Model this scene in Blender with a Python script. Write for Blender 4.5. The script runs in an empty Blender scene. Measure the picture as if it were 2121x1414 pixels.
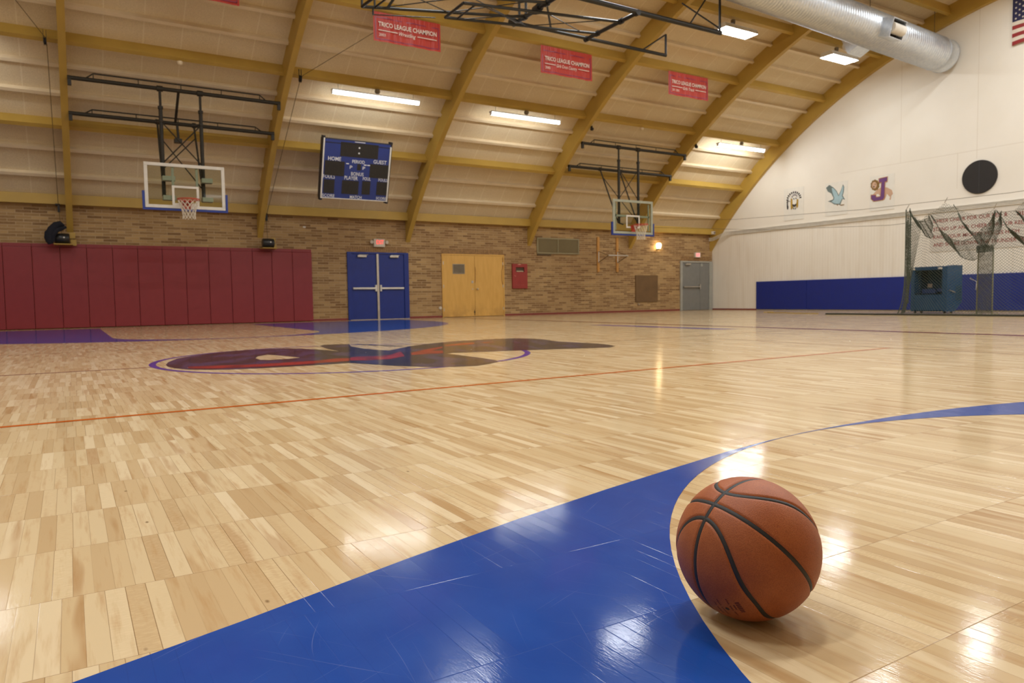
import bpy, math, random
import numpy as np
from mathutils import Vector, Matrix
from mathutils.geometry import tessellate_polygon
S = bpy.context.scene
COL = S.collection
random.seed(7)
PI = math.pi
sin, cos = math.sin, math.cos

# ------------------------------------------------------------------ camera
YAW, PITCH, ROLL, CAMH, FPX = math.radians(31.3369), math.radians(3.3436), math.radians(-0.8747), 0.5591, 1505.0
_f = Vector((sin(YAW)*cos(PITCH), cos(YAW)*cos(PITCH), -sin(PITCH)))
_r = Vector((cos(YAW), -sin(YAW), 0)); _u = _r.cross(_f)
_r2 = _r*cos(ROLL) + _u*sin(ROLL); _u2 = -_r*sin(ROLL) + _u*cos(ROLL)
cam = bpy.data.cameras.new('camera'); camo = bpy.data.objects.new('camera', cam); COL.objects.link(camo)
M = Matrix((_r2, _u2, -_f)).transposed().to_4x4(); M.translation = Vector((0, 0, CAMH)); camo.matrix_world = M
cam.sensor_fit = 'HORIZONTAL'; cam.sensor_width = 36.0; cam.lens = FPX/2121*36.0
cam.clip_start = 0.05; cam.clip_end = 200
cam.dof.use_dof = True; cam.dof.focus_distance = 1.35; cam.dof.aperture_fstop = 11.0
S.camera = camo
# ------------------------------------------------------------------ world, exposure, sampling
w = bpy.data.worlds.new('world'); S.world = w; w.use_nodes = True
w.node_tree.nodes['Background'].inputs[0].default_value = (0.02, 0.02, 0.02, 1)
w.node_tree.nodes['Background'].inputs[1].default_value = 0.0
S.view_settings.view_transform = 'Standard'; S.view_settings.look = 'None'
S.view_settings.gamma = 1.0; S.view_settings.use_curve_mapping = False
S.view_settings.exposure = 0.28
LAMP = 44.0                      # radiance of the lamps' diffusers
LAMP_COL = (0.95, 1.0, 1.02)
cy = S.cycles
cy.use_denoising = True
cy.max_bounces = 7; cy.diffuse_bounces = 4; cy.glossy_bounces = 4; cy.transmission_bounces = 4; cy.transparent_max_bounces = 24
cy.sample_clamp_indirect = 6.0; cy.caustics_reflective = False; cy.caustics_refractive = False
cy.use_adaptive_sampling = True; cy.adaptive_threshold = 0.02

# ------------------------------------------------------------------ room numbers (metres)
BY, WX = 21.153, 22.493          # brick wall plane, white end wall plane
FY, LX = -5.03, -8.95            # wall behind the camera, far left wall
AY, AZ = 8.06, -7.586            # centre of the arch
R_IN, R_P = 16.45, 16.95         # rib soffit and panel radii
RIBS = [-8.88, -4.38, 0.12, 4.67, 9.13, 13.63, 18.15, 22.42]
RW = 0.14
def arc(R, deg): a = math.radians(deg); return AY + R*cos(a), AZ + R*sin(a)

# ------------------------------------------------------------------ helpers
def lin(r, g, b):
    def c(v):
        v /= 255.0
        return v/12.92 if v <= .04045 else ((v+.055)/1.055)**2.4
    return (c(r), c(g), c(b), 1.0)

class NT:
    """small wrapper that builds node trees"""
    def __init__(s, name):
        s.m = bpy.data.materials.new(name); s.m.use_nodes = True
        s.t = s.m.node_tree; s.t.nodes.clear()
        s.out = s.n('ShaderNodeOutputMaterial')
    def n(s, typ, **kw):
        nd = s.t.nodes.new(typ)
        for k, v in kw.items(): setattr(nd, k, v)
        return nd
    def set(s, sock, v):
        if hasattr(v, 'is_output'): s.t.links.new(v, sock)
        else: sock.default_value = v
    def math(s, op, a, b=0.0, c=0.0):
        nd = s.n('ShaderNodeMath', operation=op)
        s.set(nd.inputs[0], a); s.set(nd.inputs[1], b); s.set(nd.inputs[2], c)
        return nd.outputs[0]
    def xyz(s, x, y, z):
        nd = s.n('ShaderNodeCombineXYZ'); s.set(nd.inputs[0], x); s.set(nd.inputs[1], y); s.set(nd.inputs[2], z); return nd.outputs[0]
    def sep(s, v):
        nd = s.n('ShaderNodeSeparateXYZ'); s.set(nd.inputs[0], v); return nd.outputs
    def pos(s): return s.n('ShaderNodeNewGeometry').outputs['Position']
    def obj(s): return s.n('ShaderNodeTexCoord').outputs['Object']
    def noise(s, vec, scale=1.0, detail=2.0, rough=.5):
        nd = s.n('ShaderNodeTexNoise'); s.set(nd.inputs['Vector'], vec); s.set(nd.inputs['Scale'], scale)
        s.set(nd.inputs['Detail'], detail); s.set(nd.inputs['Roughness'], rough); return nd.outputs[0]
    def white(s, vec):
        nd = s.n('ShaderNodeTexWhiteNoise', noise_dimensions='3D'); s.set(nd.inputs['Vector'], vec); return nd.outputs['Value']
    def ramp(s, fac, stops):
        nd = s.n('ShaderNodeValToRGB'); s.set(nd.inputs[0], fac); el = nd.color_ramp.elements
        while len(el) < len(stops): el.new(.5)
        for e, (p, c) in zip(el, stops): e.position = p; e.color = c
        return nd.outputs[0]
    def mix(s, fac, a, b, blend='MIX'):
        nd = s.n('ShaderNodeMix', data_type='RGBA', blend_type=blend); s.set(nd.inputs[0], fac); s.set(nd.inputs[6], a); s.set(nd.inputs[7], b); return nd.outputs[2]
    def remap(s, v, a, b, c, d):
        nd = s.n('ShaderNodeMapRange'); 
        for i, x in enumerate((v, a, b, c, d)): s.set(nd.inputs[i], x)
        return nd.outputs[0]
    def bump(s, h, strength=.3, dist=.01):
        nd = s.n('ShaderNodeBump'); s.set(nd.inputs['Height'], h); nd.inputs['Strength'].default_value = strength; nd.inputs['Distance'].default_value = dist; return nd.outputs[0]
    def bsdf(s, color, rough=.5, metal=0.0, normal=None, spec=.5, **kw):
        nd = s.n('ShaderNodeBsdfPrincipled'); s.set(nd.inputs['Base Color'], color); s.set(nd.inputs['Roughness'], rough)
        s.set(nd.inputs['Metallic'], metal); nd.inputs['Specular IOR Level'].default_value = spec
        if normal is not None: s.set(nd.inputs['Normal'], normal)
        for k, v in kw.items(): s.set(nd.inputs[k.replace('_', ' ')], v)
        s.t.links.new(nd.outputs[0], s.out.inputs[0]); return nd

MATS = {}
def plain(name, rgb, rough=.5, metal=0.0, var=.08, scale=6.0, spec=.5, bump=0.0):
    """procedural paint / plastic / metal with a little uneven colour"""
    if name in MATS: return MATS[name]
    t = NT(name); o = t.obj(); nz = t.noise(o, scale, 3)
    c = lin(*rgb); d = tuple(x*(1-var) for x in c[:3])+(1,); e = tuple(min(1, x*(1+var)) for x in c[:3])+(1,)
    col = t.ramp(nz, [(.3, d), (.7, e)])
    nrm = t.bump(t.noise(o, scale*25, 2), bump, .002) if bump else None
    t.bsdf(col, t.remap(nz, .3, .7, rough*.92, min(1, rough*1.08)), metal, nrm, spec)
    MATS[name] = t.m; return t.m
def emit(name, rgb, strength):
    if name in MATS: return MATS[name]
    t = NT(name); e = t.n('ShaderNodeEmission'); e.inputs[0].default_value = tuple(rgb)+(1,); e.inputs[1].default_value = strength
    t.t.links.new(e.outputs[0], t.out.inputs[0]); MATS[name] = t.m; return t.m

class MB:
    """collects world-space geometry; build() links it as ONE mesh object"""
    def __init__(s): s.v = []; s.f = []; s.sm = []
    def add(s, vs, fs, smooth=False):
        o = len(s.v); s.v += [tuple(v) for v in vs]
        for f in fs: s.f.append(tuple(i+o for i in f)); s.sm.append(smooth)
        return s
    def box(s, x0, x1, y0, y1, z0, z1):
        v = [(x, y, z) for z in (z0, z1) for y in (y0, y1) for x in (x0, x1)]
        return s.add(v, [(0, 2, 3, 1), (4, 5, 7, 6), (0, 1, 5, 4), (2, 6, 7, 3), (0, 4, 6, 2), (1, 3, 7, 5)])
    def fbox(s, O, U, V, W, u0, u1, v0, v1, w0, w1):
        """box in a local frame"""
        O, U, V, W = map(Vector, (O, U, V, W)); v = [O+U*a+V*b+W*c for c in (w0, w1) for b in (v0, v1) for a in (u0, u1)]
        return s.add(v, [(0, 2, 3, 1), (4, 5, 7, 6), (0, 1, 5, 4), (2, 6, 7, 3), (0, 4, 6, 2), (1, 3, 7, 5)])
    def prism(s, pts, axis_vec):
        """extrude a closed 3D planar polygon along a vector"""
        n = len(pts); P = [Vector(p) for p in pts]; A = Vector(axis_vec); Q = [p+A for p in P]
        tri = tessellate_polygon([P]); s.add(P+Q, [tuple(t) for t in tri]+[tuple(i+n for i in reversed(t)) for t in tri]+[(i, (i+1) % n, (i+1) % n+n, i+n) for i in range(n)]); return s
    def poly(s, pts, holes=None):
        loops = [[Vector(p) for p in pts]]+[[Vector(p) for p in h] for h in (holes or [])]
        tri = tessellate_polygon(loops); flat = [p for l in loops for p in l]
        fs = []
        for a, b, c in tri:
            fs.append((a, b, c))
        return s.add(flat, fs)
    def tube(s, path, r, n=8, closed=False, caps=True):
        P = [Vector(p) for p in path]; k = len(P); rr = r if isinstance(r, (list, tuple)) else [r]*k
        vs = []; ref = None
        for i, p in enumerate(P):
            a = P[(i-1) % k] if (closed or i > 0) else P[i]; b = P[(i+1) % k] if (closed or i < k-1) else P[i]
            t = (b-a).normalized() if (b-a).length > 1e-9 else Vector((0, 0, 1))
            if ref is None: ref = Vector((0, 0, 1)) if abs(t.z) < .9 else Vector((1, 0, 0))
            x = (ref - t*ref.dot(t)); x = x.normalized() if x.length > 1e-6 else t.orthogonal().normalized()
            ref = x; y = t.cross(x)
            for j in range(n): a_ = 2*PI*j/n; vs.append(p+x*cos(a_)*rr[i]+y*sin(a_)*rr[i])
        fs = []
        for i in range(k if closed else k-1):
            for j in range(n):
                a, b = i*n+j, i*n+(j+1) % n; c, d = ((i+1) % k)*n+(j+1) % n, ((i+1) % k)*n+j; fs.append((a, b, c, d))
        s.add(vs, fs, n > 4)
        if caps and not closed: s.add([vs[j] for j in range(n)], [tuple(reversed(range(n)))]); s.add(vs[-n:], [tuple(range(n))])
        return s
    def bar(s, a, b, r, n=8): return s.tube([a, b], r, n)
    def lathe(s, O, axis, prof, n=32, smooth=True, caps=True):
        """prof: list of (distance along axis, radius)"""
        O, A = Vector(O), Vector(axis).normalized(); x = A.orthogonal().normalized(); y = A.cross(x); vs = []
        for d, r in prof:
            for j in range(n): a = 2*PI*j/n; vs.append(O+A*d+x*cos(a)*r+y*sin(a)*r)
        fs = [(i*n+j, i*n+(j+1) % n, (i+1)*n+(j+1) % n, (i+1)*n+j) for i in range(len(prof)-1) for j in range(n)]
        s.add(vs, fs, smooth)
        if caps: s.add(vs[:n], [tuple(reversed(range(n)))]); s.add(vs[-n:], [tuple(range(n))])
        return s
    def grid(s, fn, nu, nv, smooth=True):
        vs = [fn(i/nu, j/nv) for j in range(nv+1) for i in range(nu+1)]
        return s.add(vs, [(j*(nu+1)+i, j*(nu+1)+i+1, (j+1)*(nu+1)+i+1, (j+1)*(nu+1)+i) for j in range(nv) for i in range(nu)], smooth)
    def text(s, body, O, U, V, width, height, bold=0.0, shear=0.0):
        """lettering: cap height `height`, total length `width`, from the baseline start O along U, up along V"""
        cu = bpy.data.curves.new('t', 'FONT'); cu.body = body; cu.size = 1.0; cu.offset = bold; cu.shear = shear; cu.resolution_u = 2
        ob = bpy.data.objects.new('t', cu); COL.objects.link(ob)
        dg = bpy.context.evaluated_depsgraph_get(); me = bpy.data.meshes.new_from_object(ob.evaluated_get(dg))
        co = [v.co.copy() for v in me.vertices]; fs = [tuple(p.vertices) for p in me.polygons]
        bpy.data.objects.remove(ob); bpy.data.curves.remove(cu); bpy.data.meshes.remove(me)
        x0 = min(c.x for c in co); x1 = max(c.x for c in co); O, U, V = map(Vector, (O, U, V)); cap = .69+2*bold
        return s.add([O+U*((c.x-x0)/(x1-x0)*width)+V*(c.y/cap*height) for c in co], fs)
    def build(s, name, mat, parent=None, bevel=0.0):
        me = bpy.data.meshes.new(name); L = Vector((0, 0, 0)); q = parent
        while q is not None: L += q.location; q = q.parent
        if parent is None and s.v:
            a = np.array(s.v); L = Vector(((a[:, 0].min()+a[:, 0].max())/2, (a[:, 1].min()+a[:, 1].max())/2, a[:, 2].min()))
        me.from_pydata([tuple(Vector(v)-L) for v in s.v], [], s.f); me.update()
        me.polygons.foreach_set('use_smooth', s.sm)
        me.materials.append(mat)
        o = bpy.data.objects.new(name, me); COL.objects.link(o)
        if parent is None: o.location = L
        else: o.parent = parent
        if bevel:
            b = o.modifiers.new('bevel', 'BEVEL'); b.width = bevel; b.segments = 2; b.limit_method = 'ANGLE'
        return o
def tag(o, label, cat, group=None, kind=None):
    o['label'] = label; o['category'] = cat
    if group: o['group'] = group
    if kind: o['kind'] = kind
    return o
def thing(name, label, cat, loc, group=None):
    o = bpy.data.objects.new(name, None); COL.objects.link(o); o.location = loc; o.empty_display_size = .1
    return tag(o, label, cat, group)
def struct(o, label, cat='room'):
    o['kind'] = 'structure'; o['label'] = label; o['category'] = cat; return o
def sthing(name, label, cat, loc):
    o = bpy.data.objects.new(name, None); COL.objects.link(o); o.location = loc; return struct(o, label, cat)
X, Y, Z = Vector((1, 0, 0)), Vector((0, 1, 0)), Vector((0, 0, 1))

# ------------------------------------------------------------------ setting materials
BW, BL = 0.0356, 0.331           # board width (x) and length (y)
def floor_mat(name, paint=None, streak=None):
    t = NT(name); p = t.sep(t.pos()); x, y = p[0], p[1]
    ry = t.math('ADD', t.math('DIVIDE', y, BL), 0.13); row = t.math('FLOOR', ry); fy = t.math('SUBTRACT', ry, row)
    off = t.white(t.xyz(row, 3.7, 1.1)); cx_ = t.math('ADD', t.math('DIVIDE', x, BW), off); col = t.math('FLOOR', cx_); fx = t.math('SUBTRACT', cx_, col)
    v1 = t.white(t.xyz(col, row, 0.5)); v2 = t.white(t.xyz(col, row, 7.5)); v3 = t.white(t.xyz(col, row, 13.5))
    dx = t.math('MINIMUM', fx, t.math('SUBTRACT', 1.0, fx)); dy = t.math('MINIMUM', fy, t.math('SUBTRACT', 1.0, fy))
    gx = t.math('MULTIPLY', t.remap(dx, 0.0, .030, 1.0, 0.0), t.remap(v3, .35, .8, .12, .9)); gy = t.remap(dy, 0.0, .0035, .75, 0.0)
    gap = t.math('MAXIMUM', gx, gy)
    # slight tilt of every board and fine long-wave unevenness of the varnish
    tilt = t.math('ADD', t.math('MULTIPLY', t.math('SUBTRACT', v2, .5), t.math('MULTIPLY', fx, .00036)), t.math('MULTIPLY', t.math('SUBTRACT', v3, .5), t.math('MULTIPLY', fy, .0024)))
    wav = t.math('MULTIPLY', t.noise(t.xyz(t.math('MULTIPLY', x, 1.0), t.math('MULTIPLY', y, 1.0), 0.0), 7.0, 2), .0003)
    fine = t.math('MULTIPLY', t.noise(t.xyz(t.math('MULTIPLY', x, 260.0), t.math('MULTIPLY', y, 60.0), 0.0), 1.0, 2), .00009)
    h = t.math('SUBTRACT', t.math('ADD', tilt, t.math('ADD', wav, fine)), t.math('MULTIPLY', gap, .00012))
    nrm = t.bump(h, 1.0, 1.0)
    rn = t.noise(t.xyz(x, y, 0.0), 3.0, 3)
    if paint is None:
        base = t.ramp(v1, [(0.0, lin(188, 157, 115)), (.35, lin(201, 173, 131)), (.75, lin(209, 184, 144)), (1.0, lin(219, 196, 159))])
        g1 = t.noise(t.xyz(t.math('ADD', t.math('MULTIPLY', x, 55.0), t.math('MULTIPLY', v2, 40.0)), t.math('MULTIPLY', y, 4.0), t.math('MULTIPLY', v1, 30.0)), 1.0, 4, .6)
        base = t.mix(t.remap(g1, .52, .78, 0.0, .55), base, lin(172, 126, 74))
        g2 = t.noise(t.xyz(t.math('ADD', t.math('MULTIPLY', x, 16.0), t.math('MULTIPLY', v3, 90.0)), t.math('MULTIPLY', y, 1.6), t.math('MULTIPLY', v2, 50.0)), 1.0, 2)
        base = t.mix(t.math('MULTIPLY', t.remap(g2, .56, .64, 0.0, .5), t.remap(v2, .45, .75, 0.0, 1.0)), base, lin(158, 110, 58))
        g3 = t.noise(t.xyz(t.math('MULTIPLY', x, 70.0), t.math('MULTIPLY', y, 320.0), v2), 1.0, 2)
        base = t.mix(t.math('MULTIPLY', t.remap(g3, .45, .7, 0.0, .22), t.remap(v3, .6, .9, 0.0, 1.0)), base, lin(246, 222, 180))
        vor = t.n('ShaderNodeTexVoronoi'); t.set(vor.inputs['Vector'], t.xyz(t.math('MULTIPLY', x, 9.0), t.math('MULTIPLY', y, 4.5), 0.0)); vor.inputs['Scale'].default_value = 1.0
        cellr = t.white(vor.outputs['Position'])
        knot = t.math('MULTIPLY', t.remap(vor.outputs['Distance'], .012, .05, .85, 0.0), t.math('GREATER_THAN', cellr, .3))
        base = t.mix(knot, base, lin(96, 62, 30))
        base = t.mix(gap, base, lin(112, 74, 36))
    else:
        base = paint
        sc1 = t.noise(t.xyz(t.math('MULTIPLY', x, 3.0), t.math('MULTIPLY', y, 3.0), 2.0), 2.0, 4)
        base = t.mix(t.remap(sc1, .4, .7, 0.0, .14), base, (min(1, paint[0]*2+.02), min(1, paint[1]*2+.02), min(1, paint[2]*1.6+.03), 1))
        for rot, seed in ((.35, 0.0), (-.9, 4.0), (1.25, 9.0)):
            a = t.math('ADD', t.math('MULTIPLY', x, cos(rot)), t.math('MULTIPLY', y, sin(rot))); b = t.math('SUBTRACT', t.math('MULTIPLY', y, cos(rot)), t.math('MULTIPLY', x, sin(rot)))
            warp = t.math('MULTIPLY', t.noise(t.xyz(x, y, seed), 1.5, 1), .25)
            sc = t.noise(t.xyz(t.math('MULTIPLY', a, 2.2), t.math('MULTIPLY', t.math('ADD', b, warp), 260.0), seed), 1.0, 2)
            base = t.mix(t.remap(sc, .70, .78, 0.0, .16), base, (.55, .55, .6, 1))
        if streak:
            st = t.noise(t.xyz(t.math('MULTIPLY', t.math('ADD', x, t.math('MULTIPLY', y, -.35)), 3.2), t.math('MULTIPLY', t.math('ADD', y, t.math('MULTIPLY', x, .2)), 1.1), 3.0), 1.4, 3)
            base = t.mix(t.remap(st, .48, .62, 0.0, .8), base, streak)
        base = t.mix(t.math('MULTIPLY', gap, .10), base, (.01, .01, .01, 1))
    # varnish: diffuse wood under a worn coat whose mirror share tops out at grazing angles
    df = t.n('ShaderNodeBsdfDiffuse'); t.set(df.inputs[0], base); t.set(df.inputs['Normal'], nrm)
    gl = t.n('ShaderNodeBsdfGlossy'); t.set(gl.inputs['Roughness'], t.remap(rn, .3, .7, .085, .125)); t.set(gl.inputs['Normal'], nrm); gl.inputs[0].default_value = (1, 1, 1, 1)
    fr = t.n('ShaderNodeFresnel'); fr.inputs[0].default_value = 1.45
    mx = t.n('ShaderNodeMixShader'); t.set(mx.inputs[0], t.math('MINIMUM', t.math('MULTIPLY', fr.outputs[0], .74), .58))
    t.t.links.new(df.outputs[0], mx.inputs[1]); t.t.links.new(gl.outputs[0], mx.inputs[2]); t.t.links.new(mx.outputs[0], t.out.inputs[0])
    return t.m
M_FLOOR = floor_mat('maple_floor')
M_BLUE = floor_mat('floor_paint_blue', lin(26, 68, 146))
M_NAVY = floor_mat('floor_paint_charcoal', lin(52, 48, 50), lin(72, 66, 92))
M_RED = floor_mat('floor_paint_red', lin(150, 50, 42), lin(105, 45, 42))
M_PURP = floor_mat('floor_paint_purple', lin(76, 58, 140))
M_ORNG = floor_mat('floor_paint_orange', lin(184, 86, 18))
M_MAR = floor_mat('floor_paint_maroon', lin(104, 16, 30))
M_BRN = floor_mat('floor_paint_brown', lin(150, 100, 66))

def brick_mat():
    t = NT('roman_brick'); p = t.sep(t.pos()); v = t.xyz(p[0], p[2], 0.0)
    b = t.n('ShaderNodeTexBrick'); t.set(b.inputs['Vector'], v); b.offset = .5
    b.inputs['Scale'].default_value = 1.0; b.inputs['Brick Width'].default_value = .33; b.inputs['Row Height'].default_value = .072
    b.inputs['Mortar Size'].default_value = .009; b.inputs['Mortar Smooth'].default_value = .3; b.inputs['Bias'].default_value = -.1
    b.inputs['Color1'].default_value = lin(184, 150, 100); b.inputs['Color2'].default_value = lin(112, 78, 42); b.inputs['Mortar'].default_value = lin(186, 158, 120)
    nz = t.noise(v, .8, 3); c = t.mix(t.remap(nz, .35, .65, 0.0, .35), b.outputs[0], lin(132, 94, 58))
    n2 = t.noise(t.xyz(t.math('MULTIPLY', p[0], 12.0), t.math('MULTIPLY', p[2], 40.0), 0.0), 1.0, 2); c = t.mix(t.remap(n2, .4, .7, 0.0, .2), c, lin(192, 160, 116))
    t.bsdf(c, .75, 0.0, t.bump(t.math('SUBTRACT', 1.0, b.outputs['Fac']), .5, .006), .3); return t.m
M_BRICK = brick_mat()
def panel_mat():
    t = NT('fibre_ceiling_panel'); p = t.sep(t.pos())
    n1 = t.noise(t.pos(), 45.0, 3); n2 = t.noise(t.pos(), 1.1, 3)
    c = t.ramp(n1, [(.3, lin(211, 193, 160)), (.7, lin(229, 211, 178))]); c = t.mix(t.remap(n2, .35, .7, 0.0, .35), c, lin(212, 187, 146))
    fx = t.math('FRACT', t.math('ADD', t.math('DIVIDE', t.math('SUBTRACT', p[0], .12), .755), 100.0)); d = t.math('ABSOLUTE', t.math('SUBTRACT', fx, .5))
    c = t.mix(t.remap(d, .481, .488, 0.0, .5), c, lin(238, 226, 200))
    t.bsdf(c, .9, 0.0, t.bump(n1, .25, .01), .2); return t.m
M_PANEL = panel_mat()
def white_mat():
    t = NT('cream_painted_wall'); p = t.sep(t.pos())
    fr = t.math('FRACT', t.math('ADD', t.math('DIVIDE', p[1], .105), 200.0)); d = t.math('ABSOLUTE', t.math('SUBTRACT', fr, .5))
    low = t.math('LESS_THAN', p[2], 3.02); g = t.math('MULTIPLY', t.remap(d, .42, .5, 0.0, 1.0), low)
    n1 = t.noise(t.pos(), .7, 4); n2 = t.noise(t.xyz(0.0, t.math('MULTIPLY', p[1], 5.0), t.math('MULTIPLY', p[2], .6)), 1.0, 4)
    c = t.ramp(n1, [(.3, lin(240, 232, 218)), (.7, lin(246, 239, 227))])
    c = t.mix(t.math('MULTIPLY', t.remap(n2, .5, .75, 0.0, .18), low), c, lin(196, 172, 136)); c = t.mix(t.math('MULTIPLY', g, .25), c, lin(190, 168, 138))
    def seam(a, v, lo=None):
        q = t.remap(t.math('ABSOLUTE', t.math('SUBTRACT', p[a], v)), .006, .012, .22, 0.0)
        return q if lo is None else t.math('MULTIPLY', q, t.math('MULTIPLY', t.math('GREATER_THAN', p[lo[0]], lo[1]), t.math('LESS_THAN', p[lo[0]], lo[2])))
    for q in (seam(1, 13.33, (2, 4.64, 9)), seam(1, 11.08, (2, 4.38, 9)), seam(1, 8.6, (2, 3.1, 9)), seam(2, 4.63, (1, 8.6, 15.4)), seam(1, 11.61, (2, 3.6, 4.63))):
        c = t.mix(q, c, lin(170, 142, 108))
    t.bsdf(c, .65, 0.0, t.bump(t.math('MULTIPLY', g, -1.0), .35, .01), .3); return t.m
M_WHITE = white_mat()
M_OCHRE = plain('ochre_paint', (186, 151, 68), .5, var=.06, scale=2)
M_CREAM = plain('cream_batten_paint', (226, 206, 172), .6, var=.05, scale=3)
M_BLACK = plain('black_painted_steel', (30, 27, 22), .35, var=.2)
M_DARK = plain('black_rubber', (16, 15, 14), .6)
M_STEEL = plain('brushed_steel', (196, 192, 184), .35, .9)
M_WPAINT = plain('white_paint', (225, 218, 205), .5)
M_GREY = plain('grey_door_paint', (128, 127, 122), .5, var=.05)
M_GFRAME = plain('pale_grey_door_frame_paint', (166, 164, 154), .5)
M_BDOOR = plain('royal_blue_door_paint', (8, 40, 124), .45, var=.06)
M_PADR = plain('red_vinyl', (136, 38, 44), .42, var=.05, bump=.1)
M_PADB = plain('blue_vinyl', (14, 36, 124), .6, var=.06)
M_REDP = plain('red_paint', (150, 46, 40), .45)
M_BASE = plain('red_brown_base', (128, 50, 40), .5)

# ------------------------------------------------------------------ room shell
m = MB(); m.box(LX, WX, FY, BY, -.1, 0); struct(m.build('floor', M_FLOOR), 'maple board gym floor with painted court markings', 'floor')
m = MB(); m.box(LX-.3, WX+.3, BY, BY+.4, -.1, 3.3); struct(m.build('wall_back', M_BRICK), 'long brown roman brick wall with the doors', 'wall')
m = MB(); m.box(LX-.3, WX+.3, FY-.4, FY, -.1, 3.3); struct(m.build('wall_front', M_BRICK), 'brick wall behind the viewer', 'wall')
def end_poly(x): 
    a0 = 39.44; pts = [(x, FY, -.1), (x, BY, -.1)]
    for i in range(41): y, z = arc(R_P, a0+(180-2*a0)*i/40); pts.append((x, y, z))
    return pts
m = MB(); m.prism(end_poly(WX), (.3, 0, 0)); struct(m.build('wall_right', M_WHITE), 'tall cream white end wall under the arched roof', 'wall')
m = MB(); m.prism(end_poly(LX), (-.3, 0, 0)); struct(m.build('wall_left', M_WHITE), 'far left end wall outside the view', 'wall')
m = MB(); NA = 72; a0 = 39.3
m.grid(lambda u, v: (LX+(WX-LX)*u, *arc(R_P, a0+(180-2*a0)*v)), 1, NA)
struct(m.build('ceiling', M_PANEL), 'arched tan fibre panel ceiling between yellow ribs', 'ceiling')
tn = 0
def trim(m, mat, label, cat='beam'):
    global tn; tn += 1
    return struct(m.build('trim_%d' % tn, mat), label, cat)
rib_lab = ['arched yellow rib at the far left end wall', 'arched yellow rib left of the view', 'yellow rib left of the nearer hanging hoop, ending at the rope-draped winch',
           'yellow rib between the nearer hanging hoop and the scoreboard', 'yellow rib right of the scoreboard, ending above the blue doors', 'yellow rib left of the far hanging hoop, ending by the air grille',
           'yellow rib behind the far hanging hoop', 'yellow rib lying against the white end wall']
for x, lb in zip(RIBS, rib_lab):
    m = MB(); n = 64; b0 = 35.6
    vs = []
    for i in range(n+1):
        a = b0+(180-2*b0)*i/n
        for R in (R_IN, R_P+.02):
            y, z = arc(R, a)
            for xx in (x-RW/2, x+RW/2): vs.append((xx, y, z))
    fs = []
    for i in range(n):
        b = i*4; c = b+4
        fs += [(b, b+1, c+1, c), (b+2, c+2, c+3, b+3), (b, c, c+2, b+2), (b+1, b+3, c+3, c+1)]
    m.add(vs, fs); trim(m, M_OCHRE, lb, 'roof rib')
k = 0
PURL = []
while 41.85+2.5*k <= 138.2:
    a = 41.85+2.5*k; yel = (k % 3 == 2); PURL.append((a, yel))
    R0 = 16.67 if yel else 16.84; hw = .05 if yel else .04
    rad = math.radians(a); e_r = Vector((0, cos(rad), sin(rad))); e_t = Vector((0, -sin(rad), cos(rad)))
    m = MB()
    for i in range(len(RIBS)-1):
        m.fbox((0, AY, AZ), X, e_t, e_r, RIBS[i]+RW/2, RIBS[i+1]-RW/2, -hw, hw, R0, R_P+.03)
    trim(m, M_OCHRE if yel else M_CREAM, ('deep yellow purlin running between the ribs, number %d up from the brick wall' if yel else 'thin cream batten running between the ribs, number %d up from the brick wall') % (k+1), 'purlin')
    k += 1
for yy, lb in (((BY-.2, BY), 'yellow eave beam along the top of the brick wall'), ((FY, FY+.2), 'yellow eave beam behind the viewer')):
    m = MB()
    for i in range(len(RIBS)-1): m.box(RIBS[i]+RW/2, RIBS[i+1]-RW/2, yy[0], yy[1], 3.03, 3.27)
    trim(m, M_OCHRE, lb, 'eave beam')
m = MB()
for x0, x1 in ((6.1, 7.14), (9.13, 10.26), (12.62, 20.66)): m.box(x0, x1, BY-.012, BY, 0, .06)
struct(m.build('baseboard_back', M_BASE), 'thin red base strip along the brick wall', 'baseboard')
m = MB(); m.box(WX-.012, WX, 18.9, BY, 0, .05); struct(m.build('baseboard_right', M_BASE), 'thin red brown base strip at the foot of the white wall', 'baseboard')
# rowlock bricks over the door heads
M_SOLD = plain('soldier_brick', (146, 110, 68), .75, var=.3, scale=14)
for x0, x1, z0, lb in ((7.1, 9.2, 2.06, 'upright brick course over the blue doors'), (10.28, 12.6, 2.065, 'upright brick course over the plywood doors'), (20.75, 22.35, 1.99, 'upright brick course over the grey door')):
    m = MB(); x = x0
    while x < x1-.06: m.box(x, x+.058, BY-.004, BY, z0, z0+.15); x += .072
    trim(m, M_SOLD, lb, 'brick course')
# ledge and conduits on the white wall
m = MB(); m.box(WX-.05, WX, 5, 20.4, 3.075, 3.10); trim(m, M_WPAINT, 'thin cream ledge crossing the white wall', 'ledge')
for i, lb in enumerate(('uppermost of three white conduits along the white wall', 'middle one of three white conduits along the white wall', 'lowest of three white conduits along the white wall')):
    z = 3.05-.04*i; zz = 2.89-.05*i
    m = MB(); m.tube([(22.28, BY-.03, zz), (22.36, 21.0, zz), (22.30, 20.7, zz+.06), (22.33, 20.35, z), (WX-.03, 20.1, z), (WX-.03, 5.2, z)], .014, 8)
    tag(m.build('conduit', M_WPAINT), lb, 'pipe', 'white conduits')

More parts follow.
